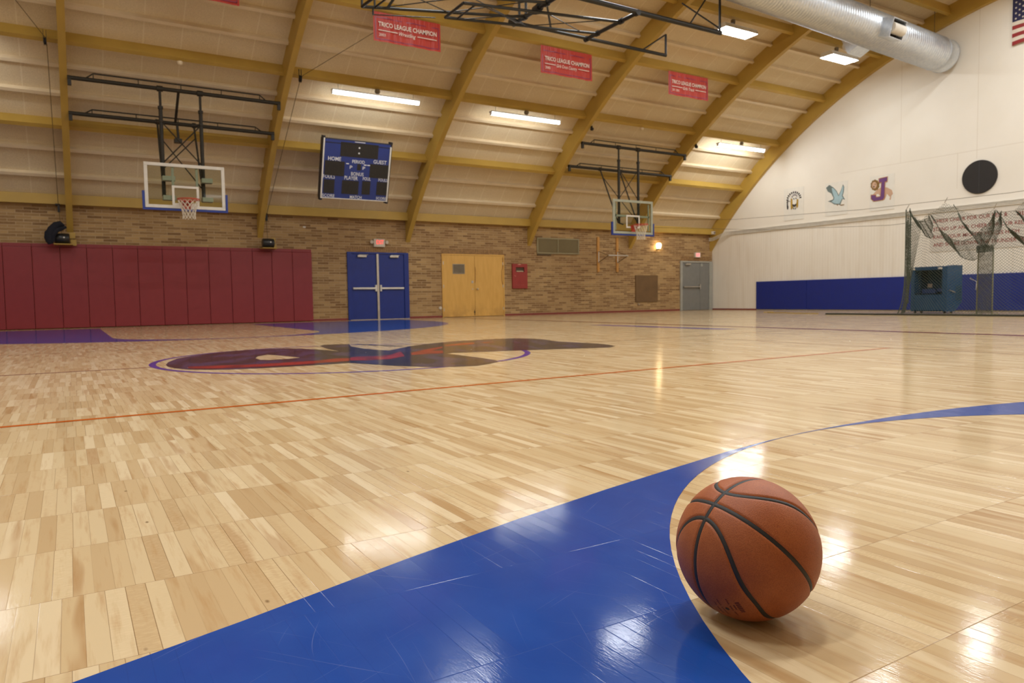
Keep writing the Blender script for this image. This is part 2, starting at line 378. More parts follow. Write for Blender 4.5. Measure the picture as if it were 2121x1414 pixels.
# ------------------------------------------------------------------ floor paint
def fpoly(pts, z, mat, lb, holes=None):
    m = MB(); m.poly([(x, y, z) for x, y in pts], [[(x, y, z) for x, y in h] for h in holes] if holes else None)
    # keep normals up
    fs = []
    for f in m.f:
        a, b, c = (Vector(m.v[i]) for i in f[:3]); fs.append(f if (b-a).cross(c-a).z > 0 else tuple(reversed(f)))
    m.f = fs
    return struct(m.build('floor_marking', mat), lb, 'floor marking')
def circ(cx, cy_, r, a0, a1, n): return [(cx+r*cos(math.radians(a0+(a1-a0)*i/n)), cy_+r*sin(math.radians(a0+(a1-a0)*i/n))) for i in range(n+1)]
outer = [(-3.35, -4.9), (-3.1, -2.6), (-2.5, -.85), (-1.7, .25), (-.9, .85), (-.4, 1.09), (-.019, 1.239), (.236, 1.317), (.602, 1.442), (.95, 1.548), (1.32, 1.648), (1.676, 1.733), (1.991, 1.805), (2.263, 1.852), (2.524, 1.884), (2.80, 1.897),
         (3.177, 1.897), (3.40, 1.885), (3.633, 1.862), (3.87, 1.823), (4.108, 1.773), (4.7, 1.6), (5.3, 1.36), (6.1, .85), (7.0, 0), (7.8, -1.3), (8.3, -2.8), (8.5, -4.9)]
inner = [(4.655, -4.9)] + circ(2.649, -.125, 2.006, 0, 180, 72) + [(.643, -4.9)]
fpoly(outer+inner, .0008, M_BLUE, 'blue painted arc around the free throw circle beside the ball')
outer = [(8.33, 20.1)] + circ(2.4, 18.2, 5.93, 0, -180, 72) + [(-3.53, 20.1)]
inner = [(.62, 20.0)] + circ(2.36, 14.1, 1.74, 180, 360, 64) + [(4.10, 20.0)]
fpoly(outer+inner, .0008, M_BLUE, 'blue painted arc on the far side in front of the red pads')
def ring(cx, cy_, r0, r1, n=120): return circ(cx, cy_, r1, 0, 360, n)[:-1], circ(cx, cy_, r0, 0, 360, n)[:-1]
o, i_ = ring(2.479, 7.31, 1.815, 1.875); fpoly(o, .0008, M_PURP, 'thin purple centre circle around the bird emblem', [i_])
def strip(x0, y0, x1, y1, wd, z, mat, lb):
    d = Vector((x1-x0, y1-y0, 0)).normalized(); n = Vector((-d.y, d.x, 0))*wd/2
    return fpoly([(x0-n.x, y0-n.y), (x1-n.x, y1-n.y), (x1+n.x, y1+n.y), (x0+n.x, y0+n.y)], z, mat, lb)
strip(-8.9, 3.84, 7.15, 4.33, .05, .0009, M_ORNG, 'orange line crossing the floor in front of the bird emblem')
strip(-8.9, 7.12, .61, 7.19, .04, .0009, M_MAR, 'thin maroon centre line left of the centre circle')
strip(5.5, 7.28, 10.1, 7.55, .03, .0009, M_BRN, 'thin brown centre line right of the bird emblem')
strip(10.25, -5.0, 10.25, 20.6, .22, .0009, M_MAR, 'red boundary line across the far right floor')
strip(7.2, -5.0, 7.2, 6.7, .03, .0009, M_BRN, 'faint brown line parallel to the red boundary line')
strip(-8.9, 9.2, 1.5, 10.35, .025, .0009, M_BRN, 'faint brown line left beyond the centre circle')
strip(.7, 12.42, 2.6, 12.12, .03, .0011, M_MAR, 'thin purple tip line of the far arc')
BIRD = {
'wing':[(0.748,7.395),(0.801,7.708),(0.934,8.156),(1.124,8.485),(1.356,8.732),(1.603,8.965),(1.892,9.058),(2.221,9.017),(2.35,8.846),(2.472,8.548),(2.542,8.264),(2.592,7.969),(2.593,7.677),(3.094,7.739),(3.345,6.83),(3.177,6.776),(2.8,6.633),(2.602,6.512),(2.356,6.491),(2.158,6.398),(1.962,6.391),(1.84,6.386),(1.613,6.404),(1.374,6.415),(1.152,6.472),(1.013,6.557),(0.848,6.719),(0.78,6.909),(0.738,7.155)],
'hole':[(1.592,7.612),(1.67,7.867),(1.809,8.053),(1.881,7.846),(1.956,7.557),(1.983,7.37),(1.841,7.296),(1.653,7.284),(1.585,7.389)],
'head':[(2.695,9.116),(2.812,9.342),(3.003,9.343),(3.134,9.268),(2.99,8.775),(2.967,8.296),(2.992,7.92),(3.082,7.709),(2.809,7.029),(2.559,7.578),(2.591,7.931),(2.609,8.483)],
'crescent':[(3.129,9.273),(3.261,9.112),(3.327,8.802),(3.452,8.471),(3.528,8.32),(3.401,8.346),(3.27,8.651),(3.21,8.971)],
'right_wing':[(3.094,7.739),(3.565,8.258),(3.939,8.539),(4.409,8.789),(4.766,8.828),(5.124,8.882),(5.355,8.815),(5.536,8.56),(5.532,8.244),(5.447,7.923),(5.403,7.71),(5.443,7.373),(5.493,7.021),(5.452,6.734),(5.342,6.495),(5.164,6.379),(4.966,6.423),(4.706,6.529),(4.341,6.632),(4.076,6.714),(3.714,6.791),(3.46,6.87),(3.345,6.83),(2.824,6.689)],
'tail':[(2.158,6.398),(2.247,6.193),(2.344,5.915),(2.461,5.71),(2.587,5.523),(2.72,5.431),(2.916,5.375),(3.118,5.484),(3.275,5.612),(3.329,5.766),(3.361,6.096),(3.36,6.491),(3.345,6.83),(3.102,6.846),(2.848,6.747),(2.645,6.62),(2.363,6.512)],
'r1':[(0.888,7.027),(1.001,6.989),(1.231,6.913),(1.465,6.836),(1.731,6.865),(1.978,6.852),(2.226,6.997),(2.342,6.938),(2.235,6.625),(2.024,6.593),(1.889,6.556),(1.65,6.55),(1.405,6.559),(1.174,6.596),(0.962,6.721),(0.863,6.839)],
'r2':[(2.377,7.014),(2.488,7.074),(2.647,7.011),(2.829,7.079),(3.113,7.478),(2.873,6.805),(2.623,6.566),(2.382,6.564),(2.261,6.672)],
'r3':[(3.114,7.191),(3.423,7.551),(3.815,7.89),(3.732,7.692),(3.403,7.304),(3.519,7.254),(3.341,6.888),(2.987,6.9)],
'r4':[(3.96,8.119),(4.24,8.29),(4.521,8.373),(4.322,8.018),(4.105,7.975),(3.899,7.929)],
'r5':[(4.585,8.307),(4.832,8.411),(4.651,8.096),(4.501,8.081)],
'sliver':[(9.121,11.97),(9.387,11.788),(9.424,11.268),(9.453,10.529),(9.463,9.568),(9.487,8.965),(9.571,8.393),(9.25,8.495),(9.2,8.8),(9.18,9.604),(9.16,10.434),(9.12,11.148)]}
def flip_up(m):
    m.f = [f if (Vector(m.v[f[1]])-Vector(m.v[f[0]])).cross(Vector(m.v[f[2]])-Vector(m.v[f[0]])).z > 0 else tuple(reversed(f)) for f in m.f]; return m
emb = sthing('floor_marking', 'dark spread-winged bird emblem painted over the centre circle', 'floor emblem', (2.5, 7.3, 0))
m = MB(); m.poly([(x, y, .0012) for x, y in BIRD['wing']], [[(x, y, .0012) for x, y in BIRD['hole']]])
for i, kx in enumerate(('head', 'crescent', 'right_wing', 'tail')): m.poly([(x, y, .00125+.00005*i) for x, y in BIRD[kx]])
flip_up(m).build('bird_body', M_NAVY, emb)
m = MB()
for kx in ('r1', 'r2', 'r3', 'r4', 'r5'): m.poly([(x, y, .0017) for x, y in BIRD[kx]])
flip_up(m).build('red_feathers', M_RED, emb)
fpoly(BIRD['sliver'], .001, M_PURP, 'purple painted mark beside the red boundary line')

# ------------------------------------------------------------------ basketball
BC, BR = Vector((0.992, 0.8517, 0.1212)), 0.121
BM = Matrix(((-0.67, 0.0548, -0.7404), (0.0106, 0.9979, 0.0642), (0.7423, 0.0352, -0.6691)))   # ball frame: e1 crossing, e2, e3 pole
LA, LB, LC = .2427, 1.0097, -.4638
def seam_pts(kind, n=200):
    out = []
    for i in range(n):
        t = 2*PI*i/n
        if kind == 0: q = (cos(t), 0, sin(t))
        elif kind == 1: q = (cos(t), sin(t), 0)
        else:
            s2 = sin(t)**2; la = (LA+LB*s2+LC*s2*s2)*(1 if kind == 2 else -1); q = (cos(t)*cos(la), sin(t)*cos(la), sin(la))
        out.append(BM @ Vector(q))
    return out
def leather():
    t = NT('orange_pebbled_leather'); o = t.obj()
    vor = t.n('ShaderNodeTexVoronoi'); t.set(vor.inputs['Vector'], o); vor.inputs['Scale'].default_value = 620.0
    h = t.remap(vor.outputs['Distance'], 0.0, .7, 1.0, 0.0); n1 = t.noise(o, 22.0, 4)
    c = t.ramp(n1, [(.25, lin(158, 84, 42)), (.5, lin(168, 92, 47)), (.8, lin(176, 100, 54))]); c = t.mix(t.remap(h, .0, .5, .35, 0.0), c, lin(120, 56, 28))
    t.bsdf(c, .52, 0.0, t.bump(h, .35, .0006), .35); return t.m
ball = thing('basketball', 'orange leather basketball with black seams resting on the floor beside the blue paint', 'basketball', (BC.x, BC.y, 0))
bm_ = bpy.data.meshes.new('tmp')
import bmesh
bb = bmesh.new(); bmesh.ops.create_icosphere(bb, subdivisions=7, radius=1.0); bb.verts.ensure_lookup_table()
dirs = np.array([v.co[:] for v in bb.verts]); faces = [tuple(v.index for v in f.verts) for f in bb.faces]; bb.free()
Mn = np.array(BM); q = dirs @ Mn
d = np.minimum(np.abs(q[:, 1]), np.abs(q[:, 2]))
s2 = q[:, 1]**2/np.maximum(q[:, 0]**2+q[:, 1]**2, 1e-9); la = LA+LB*s2+LC*s2*s2
slope = np.sqrt(1+((LB*np.sqrt(s2*(1-s2))*2)/np.maximum(.3, np.cos(la)))**2*.6)
d = np.minimum(d, np.abs(np.arcsin(np.clip(np.abs(q[:, 2]), 0, 1))-la)/slope)*BR
rad = BR-.0030*np.exp(-(d/.0046)**4)
m = MB(); m.add([tuple(v) for v in (dirs*rad[:, None]+np.array(BC))], faces, True); m.build('leather_shell', leather(), ball)
M_SEAM = plain('black_seam_rubber', (34, 31, 28), .6)
for kind in range(4):
    P = seam_pts(kind); n = len(P); m = MB(); vs = []
    for i, pnt in enumerate(P):
        tg = (P[(i+1) % n]-P[i-1]).normalized(); sd = pnt.cross(tg).normalized()
        for wv, rr in ((-.0050, -.0032), (-.0030, -.0016), (0, -.0012), (.0030, -.0016), (.0050, -.0032)): vs.append(BC+pnt*(BR+rr)+sd*wv)
    m.add(vs, [(i*5+j, i*5+j+1, ((i+1) % n)*5+j+1, ((i+1) % n)*5+j) for i in range(n) for j in range(4)], True); m.build('seam', M_SEAM, ball)
# small dark red imprint near the bottom, and the valve
def onball(q, lift=.0004): return BC+(BM @ Vector(q).normalized())*(BR+lift)
M_IMP = plain('dark_red_imprint', (96, 30, 24), .6)
m = MB()
def dash(a, b, wd, n=9, gaps=()):
    a, b = Vector(a), Vector(b)
    for i in range(n):
        if i in gaps: continue
        p0 = a.lerp(b, i/n+.012); p1 = a.lerp(b, (i+.78)/n); sd = (b-a).cross(a).normalized()*wd
        m.add([onball(p0-sd), onball(p1-sd), onball(p1+sd), onball(p0+sd)], [(0, 1, 2, 3)])
dash((.15, -.525, .837), (-.076, -.526, .847), .030, 6)
dash((.10, -.47, .87), (.0, -.47, .88), .012, 4)
dash((.218, -.408, .886), (-.149, -.418, .896), .010, 14, (4, 9))
dash((.202, -.275, .94), (-.135, -.29, .947), .009, 13, (5,))
dash((.134, -.212, .968), (-.13, -.208, .97), .009, 11, (3,))
m.build('imprint', M_IMP, ball)
m = MB(); cc = Vector((.017, -.353, .935)).normalized(); xx = cc.orthogonal().normalized(); yy = cc.cross(xx)
m.add([onball(cc+xx*.028*cos(2*PI*i/16)+yy*.028*sin(2*PI*i/16), .0005) for i in range(16)], [tuple(range(16))]); m.build('valve', M_DARK, ball)

# ------------------------------------------------------------------ red pads
PX = [-1.87, -1.285, -.70, -.118, .447, 1.015, 1.585, 2.16, 2.72, 3.29, 3.86, 4.43, 4.955, 5.53, 6.09]
ords = ['first', 'second', 'third', 'fourth', 'fifth', 'sixth', 'seventh', 'eighth', 'ninth', 'tenth', 'eleventh', 'twelfth', 'thirteenth', 'fourteenth']
for i in range(14):
    x0, x1 = PX[i]+.003, PX[i+1]-.003; k = 13-i
    t = thing('wall_pad', 'red vinyl wall pad, %s from the blue doors end of the row' % ords[k], 'wall pad', ((x0+x1)/2, BY-.03, 0), 'red wall pads along the brick wall')
    m = MB(); m.box(x0, x1, BY-.06, BY-.002, .012, 1.995); m.build('cushion', M_PADR, t, .012)
    m = MB(); m.box(x0, x1, BY-.025, BY-.002, 1.998, 2.085); m.build('top_flange', M_PADR, t, .004)
# blue pads on the white wall
for i, (y0, y1, lb) in enumerate(((16.665, 18.89, 'blue wall pad at the left end of the row on the white wall'), (13.1, 16.66, 'long blue wall pad ending beside the green net'), (9.4, 13.095, 'long blue wall pad behind the net and the teal cabinet'), (5.2, 9.395, 'blue wall pad at the right end behind the net'))):
    m = MB(); m.box(WX-.05, WX-.001, y0+.003, y1-.003, .03, 1.075); tag(m.build('wall_pad', M_PADB, None, .008), lb, 'wall pad', 'blue wall pads on the white wall')

# ------------------------------------------------------------------ doors
d1 = sthing('door_1', 'royal blue double exit doors with white push bars', 'door', (8.13, BY, 0))
m = MB(); m.box(7.15, 7.285, BY-.05, BY, 0, 2.04); m.box(8.965, 9.12, BY-.05, BY, 0, 2.04); m.box(7.285, 8.965, BY-.05, BY, 1.985, 2.04); m.build('frame', M_BDOOR, d1, .005)
for x0, x1, sd in ((7.29, 8.06, 0), (8.14, 8.96, 1)):
    m = MB(); m.box(x0, x1, BY-.025, BY-.002, .01, 1.98); lf = m.build('leaf', M_BDOOR, d1)
    m = MB(); a, b = (7.30, 8.0) if sd == 0 else (8.2, 8.93)
    m.box(a, b, BY-.10, BY-.06, .92, .975)
    for xx in (a+.02, b-.06): m.box(xx, xx+.04, BY-.07, BY-.02, .93, .965)
    e = 8.0 if sd == 0 else 8.155; m.box(e, e+.05, BY-.09, BY-.02, .855, 1.05); m.build('push_bar', M_WPAINT, lf, .006)
    m = MB(); c = 7.46 if sd == 0 else 8.49; m.box(c, c+.28, BY-.10, BY-.025, 1.885, 1.945); m.box(c+.05, c+.34, BY-.06, BY-.045, 1.95, 1.965); m.build('door_closer', M_STEEL, lf, .006)
m = MB(); m.box(8.065, 8.135, BY-.06, BY-.002, 0, 1.99); m.build('mullion', M_STEEL, d1, .006)
m = MB(); m.box(7.2, 9.1, BY-.10, BY, 0, .012); m.build('threshold', M_STEEL, d1)
def ply():
    t = NT('varnished_plywood'); p = t.sep(t.pos())
    n = t.noise(t.xyz(t.math('MULTIPLY', p[0], 6.0), p[1], t.math('MULTIPLY', p[2], 1.2)), 2.0, 5); n2 = t.noise(t.pos(), 3.0, 3)
    c = t.ramp(n, [(.25, lin(212, 162, 80)), (.6, lin(221, 172, 90)), (.85, lin(226, 178, 98))]); c = t.mix(t.math('MULTIPLY', t.remap(p[2], .0, .5, .35, 0.0), t.remap(n2, .4, .6, 0.0, 1.0)), c, lin(128, 92, 50))
    t.bsdf(c, .45, 0.0, None, .4); return t.m
M_PLY = ply()
d2 = sthing('door_2', 'yellow plywood double doors with a small dark louver', 'door', (11.44, BY, 0))
m = MB(); m.box(10.275, 10.31, BY-.03, BY, 0, 2.045); m.box(12.56, 12.60, BY-.03, BY, 0, 2.045); m.box(10.31, 12.56, BY-.03, BY, 2.005, 2.045); m.build('frame', M_PLY, d2)
for x0, x1, sd in ((10.315, 11.465, 0), (11.475, 12.555, 1)):
    m = MB(); m.box(x0, x1, BY-.022, BY-.002, .012, 2.0); lf = m.build('leaf', M_PLY, d2, .003)
    m = MB()
    for z in (.25, 1.0, 1.75):
        xx = 10.315 if sd == 0 else 12.54; m.box(xx-.005, xx+.02, BY-.032, BY-.02, z-.05, z+.05)
    m.build('hinge', M_STEEL, lf)
    if sd == 0:
        m = MB(); m.box(10.66, 11.095, BY-.035, BY-.022, 1.40, 1.42); m.box(10.66, 11.095, BY-.035, BY-.022, 1.70, 1.72); m.box(10.66, 10.68, BY-.035, BY-.022, 1.42, 1.70); m.box(11.075, 11.095, BY-.035, BY-.022, 1.42, 1.70)
        for i in range(12): m.fbox((0, BY-.03, 1.43+.023*i), X, Y, Vector((0, -.5, .86)), 10.68, 11.075, 0, .004, 0, .02)
        m.box(10.68, 11.075, BY-.0235, BY-.0225, 1.42, 1.70); m.build('louver', plain('dark_louver_metal', (150, 140, 122), .5), lf)
        m = MB(); m.box(11.34, 11.41, BY-.03, BY-.02, 1.10, 1.18); m.lathe((11.38, BY-.02, .905), (0, -1, 0), [(0, .02), (.01, .02)], 12); m.build('lock_plate', M_STEEL, lf)
        m = MB(); m.bar((11.44, BY-.03, .05), (11.44, BY-.03, .22), .008); m.box(11.42, 11.46, BY-.035, BY-.022, .13, .17); m.build('floor_bolt', M_DARK, lf)
    else:
        m = MB(); m.lathe((11.54, BY-.02, .905), (0, -1, 0), [(0, .018), (.03, .018), (.04, .03), (.06, .032), (.075, .02)], 16); m.build('knob', M_STEEL, lf)
M_EDGE = plain('worn_wood_edge', (150, 96, 40), .7)
m = MB(); m.tube([(11.49, BY-.026, 1.62), (11.5, BY-.026, 1.45), (11.49, BY-.026, 1.25), (11.475, BY-.026, 1.1)], .007, 5); m.tube([(12.54, BY-.026, 1.95), (12.545, BY-.026, 1.66), (12.50, BY-.026, 1.5), (12.50, BY-.026, 1.2), (12.53, BY-.026, 1.05)], .008, 5); m.build('worn_edge', M_EDGE, d2)
d3 = sthing('door_3', 'grey steel exit door with a side panel in the far corner', 'door', (21.56, BY, 0))
m = MB(); m.box(20.69, 20.80, BY-.05, BY, 0, 1.96); m.box(22.29, 22.46, BY-.05, BY, 0, 1.96); m.box(20.80, 22.29, BY-.05, BY, 1.90, 1.96); m.build('frame', M_GFRAME, d3, .006)
m = MB(); m.box(20.81, 21.775, BY-.025, BY-.002, .01, 1.895); lf = m.build('leaf', M_GREY, d3)
m = MB(); m.box(20.83, 21.73, BY-.10, BY-.065, .915, .96)
for xx in (20.85, 21.66): m.box(xx, xx+.04, BY-.07, BY-.02, .92, .955)
m.box(21.72, 21.765, BY-.09, BY-.02, .84, 1.04); m.build('push_bar', M_STEEL, lf, .005)
m = MB(); m.box(20.935, 21.21, BY-.10, BY-.025, 1.80, 1.865); m.box(21.0, 21.25, BY-.06, BY-.045, 1.87, 1.882); m.build('door_closer', M_STEEL, lf, .005)
m = MB(); m.box(21.785, 22.285, BY-.025, BY-.002, .01, 1.895); m.build('side_panel', M_GREY, d3)
m = MB(); m.box(21.82, 21.93, BY-.03, BY-.024, 1.76, 1.87); m.build('number_plate', M_GFRAME, d3)

# ------------------------------------------------------------------ small things on the brick wall
M_LITRED = emit('lit_red_letters', (1.0, .07, .06), 1.5)
M_HOUS = plain('off_white_plastic', (205, 192, 172), .5)
t = thing('exit_sign', 'white exit sign with two lamp heads above the blue doors', 'exit sign', (8.16, BY, 2.2))
m = MB(); m.box(7.985, 8.34, BY-.09, BY-.001, 2.2, 2.445); m.build('housing', M_HOUS, t, .008)
m = MB(); m.text('EXIT', (8.065, BY-.092, 2.285), X, Z, .235, .125, .008); m.build('lettering', M_LITRED, t)
for xx, sd in ((7.935, -1), (8.39, 1)):
    m = MB(); m.lathe((xx, BY-.05, 2.35), (sd*.3, -1, -.1), [(-.03, .02), (0, .05), (.05, .055), (.055, .05)], 20); m.box(min(xx, xx-sd*.06), max(xx, xx-sd*.06), BY-.06, BY-.04, 2.31, 2.39); m.build('lamp_head', M_HOUS, t)
t = thing('exit_sign', 'small square lit exit sign above the grey door', 'exit sign', (21.6, BY, 2.1))
m = MB(); m.box(21.45, 21.76, BY-.08, BY-.001, 2.105, 2.305); m.build('housing', M_HOUS, t, .006)
m = MB(); m.box(21.5, 21.72, BY-.083, BY-.08, 2.13, 2.285); m.build('lit_face', emit('pale_lit_face', (1.0, .55, .48), .8), t)
m = MB(); m.text('EXIT', (21.515, BY-.085, 2.15), X, Z, .19, .115, .01); m.build('lettering', M_LITRED, t)
t = thing('fire_cabinet', 'red steel fire hose cabinet with a small window beside the plywood doors', 'fire cabinet', (13.2, BY, .91))
m = MB(); x0, x1, z0, z1 = 12.91, 13.505, .915, 1.75; wx0, wx1, wz0, wz1 = 13.04, 13.385, 1.475, 1.635
m.box(x0, wx0, BY-.06, BY, z0, z1); m.box(wx1, x1, BY-.06, BY, z0, z1); m.box(wx0, wx1, BY-.06, BY, z0, wz0); m.box(wx0, wx1, BY-.06, BY, wz1, z1); m.build('cabinet_front', M_REDP, t)
m = MB(); m.box(wx0, wx1, BY-.012, BY-.002, wz0, wz1); m.build('back_panel', plain('dim_cabinet_inside', (92, 74, 56), .8), t)
m = MB(); m.tube([(13.08, BY-.035, 1.50), (13.15, BY-.035, 1.49), (13.28, BY-.03, 1.50), (13.35, BY-.035, 1.49)], .022, 10); m.build('hose', plain('pale_canvas_hose', (190, 170, 140), .8), t)
m = MB(); m.text('FIRE HOSE', (13.02, BY-.062, 1.02), X, Z, .17, .028); m.build('lettering', plain('faded_letter_paint', (160, 80, 72), .6), t); m = MB(); m.text('CABINET', (13.23, BY-.062, 1.02), X, Z, .14, .028); m.build('lettering', plain('faded_letter_paint', (160, 80, 72), .6), t)
m = MB(); m.prism([(13.1, BY-.0615, 1.715), (13.27, BY-.0615, 1.715), (13.2, BY-.0615, 1.75), (13.14, BY-.0615, 1.735)], (0, -.0006, 0)); m.build('paint_scuff', plain('scuffed_primer', (205, 150, 125), .7), t); m = MB(); m.prism([(12.985, BY-.0615, 1.36), (13.03, BY-.0615, 1.315), (13.035, BY-.0615, 1.325), (12.99, BY-.0615, 1.37)], (0, -.0006, 0)); m.build('paint_scuff', plain('scuffed_primer', (205, 150, 125), .7), t)
t = thing('air_grille', 'long pale green metal air grille high on the brick wall', 'vent', (14.83, BY, 2.11))
M_GRL = plain('pale_olive_metal', (150, 138, 104), .6); M_GRM = plain('olive_mesh', (128, 112, 76), .7, var=.2, scale=120)
m = MB(); m.box(13.93, 15.735, BY-.05, BY, 2.115, 2.16); m.box(13.93, 15.735, BY-.05, BY, 2.625, 2.67); m.box(13.93, 13.975, BY-.05, BY, 2.16, 2.625); m.box(15.69, 15.735, BY-.05, BY, 2.16, 2.625); m.box(14.80, 14.83, BY-.05, BY, 2.16, 2.625); m.build('frame', M_GRL, t, .004)
m = MB(); m.box(13.975, 15.69, BY-.03, BY-.02, 2.16, 2.625)
for i in range(26): m.box(13.975, 15.69, BY-.036, BY-.03, 2.165+.0178*i, 2.172+.0178*i)
m.build('mesh', M_GRM, t)
m = MB(); m.box(13.95, 14.52, BY-.03, BY, 2.055, 2.112); m.build('small_slot', plain('dark_olive_metal', (92, 74, 46), .7), t)
t = thing('pull_up_bar', 'wall mounted pull-up bar on two yellow wooden rails', 'pull-up bar', (17.1, BY, 1.5))
M_RAIL = plain('yellow_wood_rail', (196, 140, 66), .55)
for xx in (16.615, 17.505):
    m = MB(); m.box(xx-.05, xx+.05, BY-.04, BY, 1.5, 2.765); r_ = m.build('rail', M_RAIL, t, .004)
    m = MB(); m.box(xx-.02, xx+.02, BY-.05, BY-.04, 1.83, 2.25); m.build('steel_plate', M_STEEL, r_)
    m = MB(); m.bar((xx, BY-.05, 1.85), (xx, BY-.62, 2.07), .012); m.bar((xx, BY-.05, 2.24), (xx, BY-.62, 2.07), .009); m.build('bracket', plain('dull_steel', (120, 96, 66), .5, .6), r_)
m = MB(); m.bar((16.60, BY-.62, 2.07), (17.52, BY-.62, 2.07), .018); m.build('grip_bar', M_STEEL, t)
m = MB(); m.box(18.385, 19.50, BY-.04, BY, .375, 1.385); tag(m.build('wall_panel', plain('brown_panel_paint', (112, 84, 50), .6, var=.15, scale=3), None, .006), 'square brown panel on the brick wall between the pull-up bar and grey door', 'panel')
t = thing('wall_lamp', 'small glowing jelly-jar lamp on the brick wall under the far hoop', 'lamp', (19.485, BY, 2.36))
m = MB(); m.lathe((19.485, BY-.11, 2.36), Z, [(0, .02), (.02, .045), (.05, .05)], 20); m.box(19.455, 19.515, BY-.11, BY, 2.37, 2.40); m.build('base', M_DARK, t)
m = MB(); m.lathe((19.485, BY-.11, 2.41), Z, [(0, .07), (.06, .09), (.15, .10), (.19, .085), (.21, .04)], 20); m.build('glass_globe', emit('warm_globe', (1.0, .72, .36), 12.0), t)
m = MB(); m.lathe((10.2, BY-.002, .30), (0, -1, 0), [(0, .055), (.02, .055), (.03, .04), (.03, .02)], 20); tag(m.build('wall_socket', M_HOUS), 'small round white cover near the floor left of the plywood doors', 'wall cover')
m = MB(); m.box(5.88, 5.955, BY-.01, BY, 2.705, 2.745); tag(m.build('wall_tag', M_WPAINT), 'tiny white tag on the brick between the scoreboard and the red pads', 'tag')
m = MB(); m.tube([(18.5, BY-.01, .32), (18.5, BY-.06, .32), (18.5, BY-.08, .27)], .014, 8); tag(m.build('wall_spigot', M_STEEL), 'small metal spigot on the brick below the brown panel', 'spigot')
t = thing('horn_speaker', 'small white speaker box at the end of the yellow eave beam in the corner', 'speaker', (22.28, BY-.25, 3.0))
m = MB(); m.box(22.22, 22.34, BY-.32, BY-.201, 3.03, 3.15); m.build('housing', M_WPAINT, t, .01)
m = MB(); m.lathe((22.28, BY-.322, 3.09), (0, -1, 0), [(0, .02), (.002, .045), (.003, .02)], 16); m.build('cone', plain('grey_cone', (130, 110, 100), .6), t)

# ------------------------------------------------------------------ winches at the rib feet
def winch(x0, z0, label, sx):
    t = thing('winch', label, 'winch', (x0+.16, BY-.25, z0-.1), 'hoop winches at the rib feet')
    m = MB(); m.lathe((x0, BY-.32, z0+.12), X, [(0, .10), (.012, .125), (.3, .125), (.312, .10)], 24); m.build('motor_drum', plain('black_winch_enamel', (34, 32, 31), .35), t)
    m = MB(); m.lathe((x0+.2, BY-.443, z0+.14), (0, -1, 0), [(0, .018), (.004, .018)], 12); m.build('badge', M_WPAINT, t)
    m = MB(); m.box(x0-.02, x0+.38, BY-.45, BY-.07, z0-.03, z0-.01); m.box(x0+sx, x0+sx+.13, BY-.09, BY-.066, z0-.03, z0+.12); m.box(x0+sx-.01, x0+sx+.11, BY-.09, BY-.066, z0+.145, z0+.29); m.build('mounting_plate', M_OCHRE, t, .003)
    return t
winch(-.215, 2.07, 'black hoop winch with a draped dark rope bundle on the nearer rib foot', .33)
winch(4.655, 2.09, 'bare black hoop winch at the rib foot above the right end of the red pads', .30)
# dark bundle hanging over the first winch
m = MB()
def blob(path, r):
    pts = []; rr = []
    for i, (a, b) in enumerate(zip(path, r)): pts.append(a); rr.append(b)
    m.tube(pts, rr, 10)
blob([(.0, BY-.3, 2.50), (-.08, BY-.32, 2.545), (-.17, BY-.36, 2.50), (-.25, BY-.40, 2.40), (-.30, BY-.42, 2.28), (-.32, BY-.42, 2.15), (-.29, BY-.42, 2.05)], [.03, .07, .09, .10, .10, .09, .06])
blob([(-.30, BY-.45, 2.40), (-.36, BY-.44, 2.32), (-.37, BY-.42, 2.20), (-.35, BY-.42, 2.09)], [.03, .05, .055, .04])
blob([(.03, BY-.3, 2.47), (-.06, BY-.4, 2.42), (-.15, BY-.46, 2.38), (-.24, BY-.46, 2.26), (-.25, BY-.45, 2.10)], [.03, .05, .06, .06, .05])
tag(m.build('rope_bundle', plain('dark_navy_cloth', (20, 19, 30), .9, var=.3, scale=20, bump=.4)), 'dark bundle of cloth hung over the winch beside the nearer hoop', 'cloth bundle')
def pulley(x, y, z, label, r=.05):
    t = thing('pulley', label, 'pulley', (x, y, z), 'cable pulleys under the ceiling')
    m = MB(); m.lathe((x-.02, y, z), X, [(0, r), (.006, r), (.012, r*.75), (.028, r*.75), (.034, r), (.04, r)], 20); m.build('wheel', M_DARK, t)
    m = MB(); m.box(x-.03, x-.022, y-.02, y+.02, z-.03, z+r+.14); m.box(x+.022, x+.03, y-.02, y+.02, z-.03, z+r+.14); m.build('cheek_plate', M_DARK, t)
    return t
pulley(-.17, 17.62, 5.88, 'black pulley under the yellow purlin left of the nearer hoop', .085)
pulley(4.945, 17.62, 5.86, 'black pulley under the yellow purlin between the nearer hoop and the scoreboard', .085)
M_CAB = plain('steel_cable', (104, 84, 54), .5, .5)
m = MB(); m.tube([(-.66, 17.3, 6.55), (-.17, 17.60, 5.96), (-.14, 17.72, 5.85), (-.10, BY-.24, 2.95), (-.06, BY-.32, 2.31)], .007, 5); tag(m.build('hoist_cable', M_CAB), 'thin hoist cable running down to the draped winch', 'cable', 'hoist cables')
m = MB(); m.tube([(6.9, 15.9, 7.15), (5.0, 17.60, 5.94), (4.96, 17.72, 5.83), (4.80, BY-.24, 2.95), (4.80, BY-.32, 2.32)], .007, 5); tag(m.build('hoist_cable', M_CAB), 'thin hoist cable running down to the bare winch', 'cable', 'hoist cables')
for xx, lb in ((-.10, 'black guide bracket under the eave above the draped winch'), (4.80, 'black guide bracket under the eave above the bare winch')):
    m = MB(); m.box(xx-.06, xx+.03, BY-.3, BY-.02, 3.0, 3.03); m.box(xx-.02, xx+.03, BY-.28, BY-.22, 2.83, 3.0); tag(m.build('cable_guide', M_DARK), lb, 'bracket')
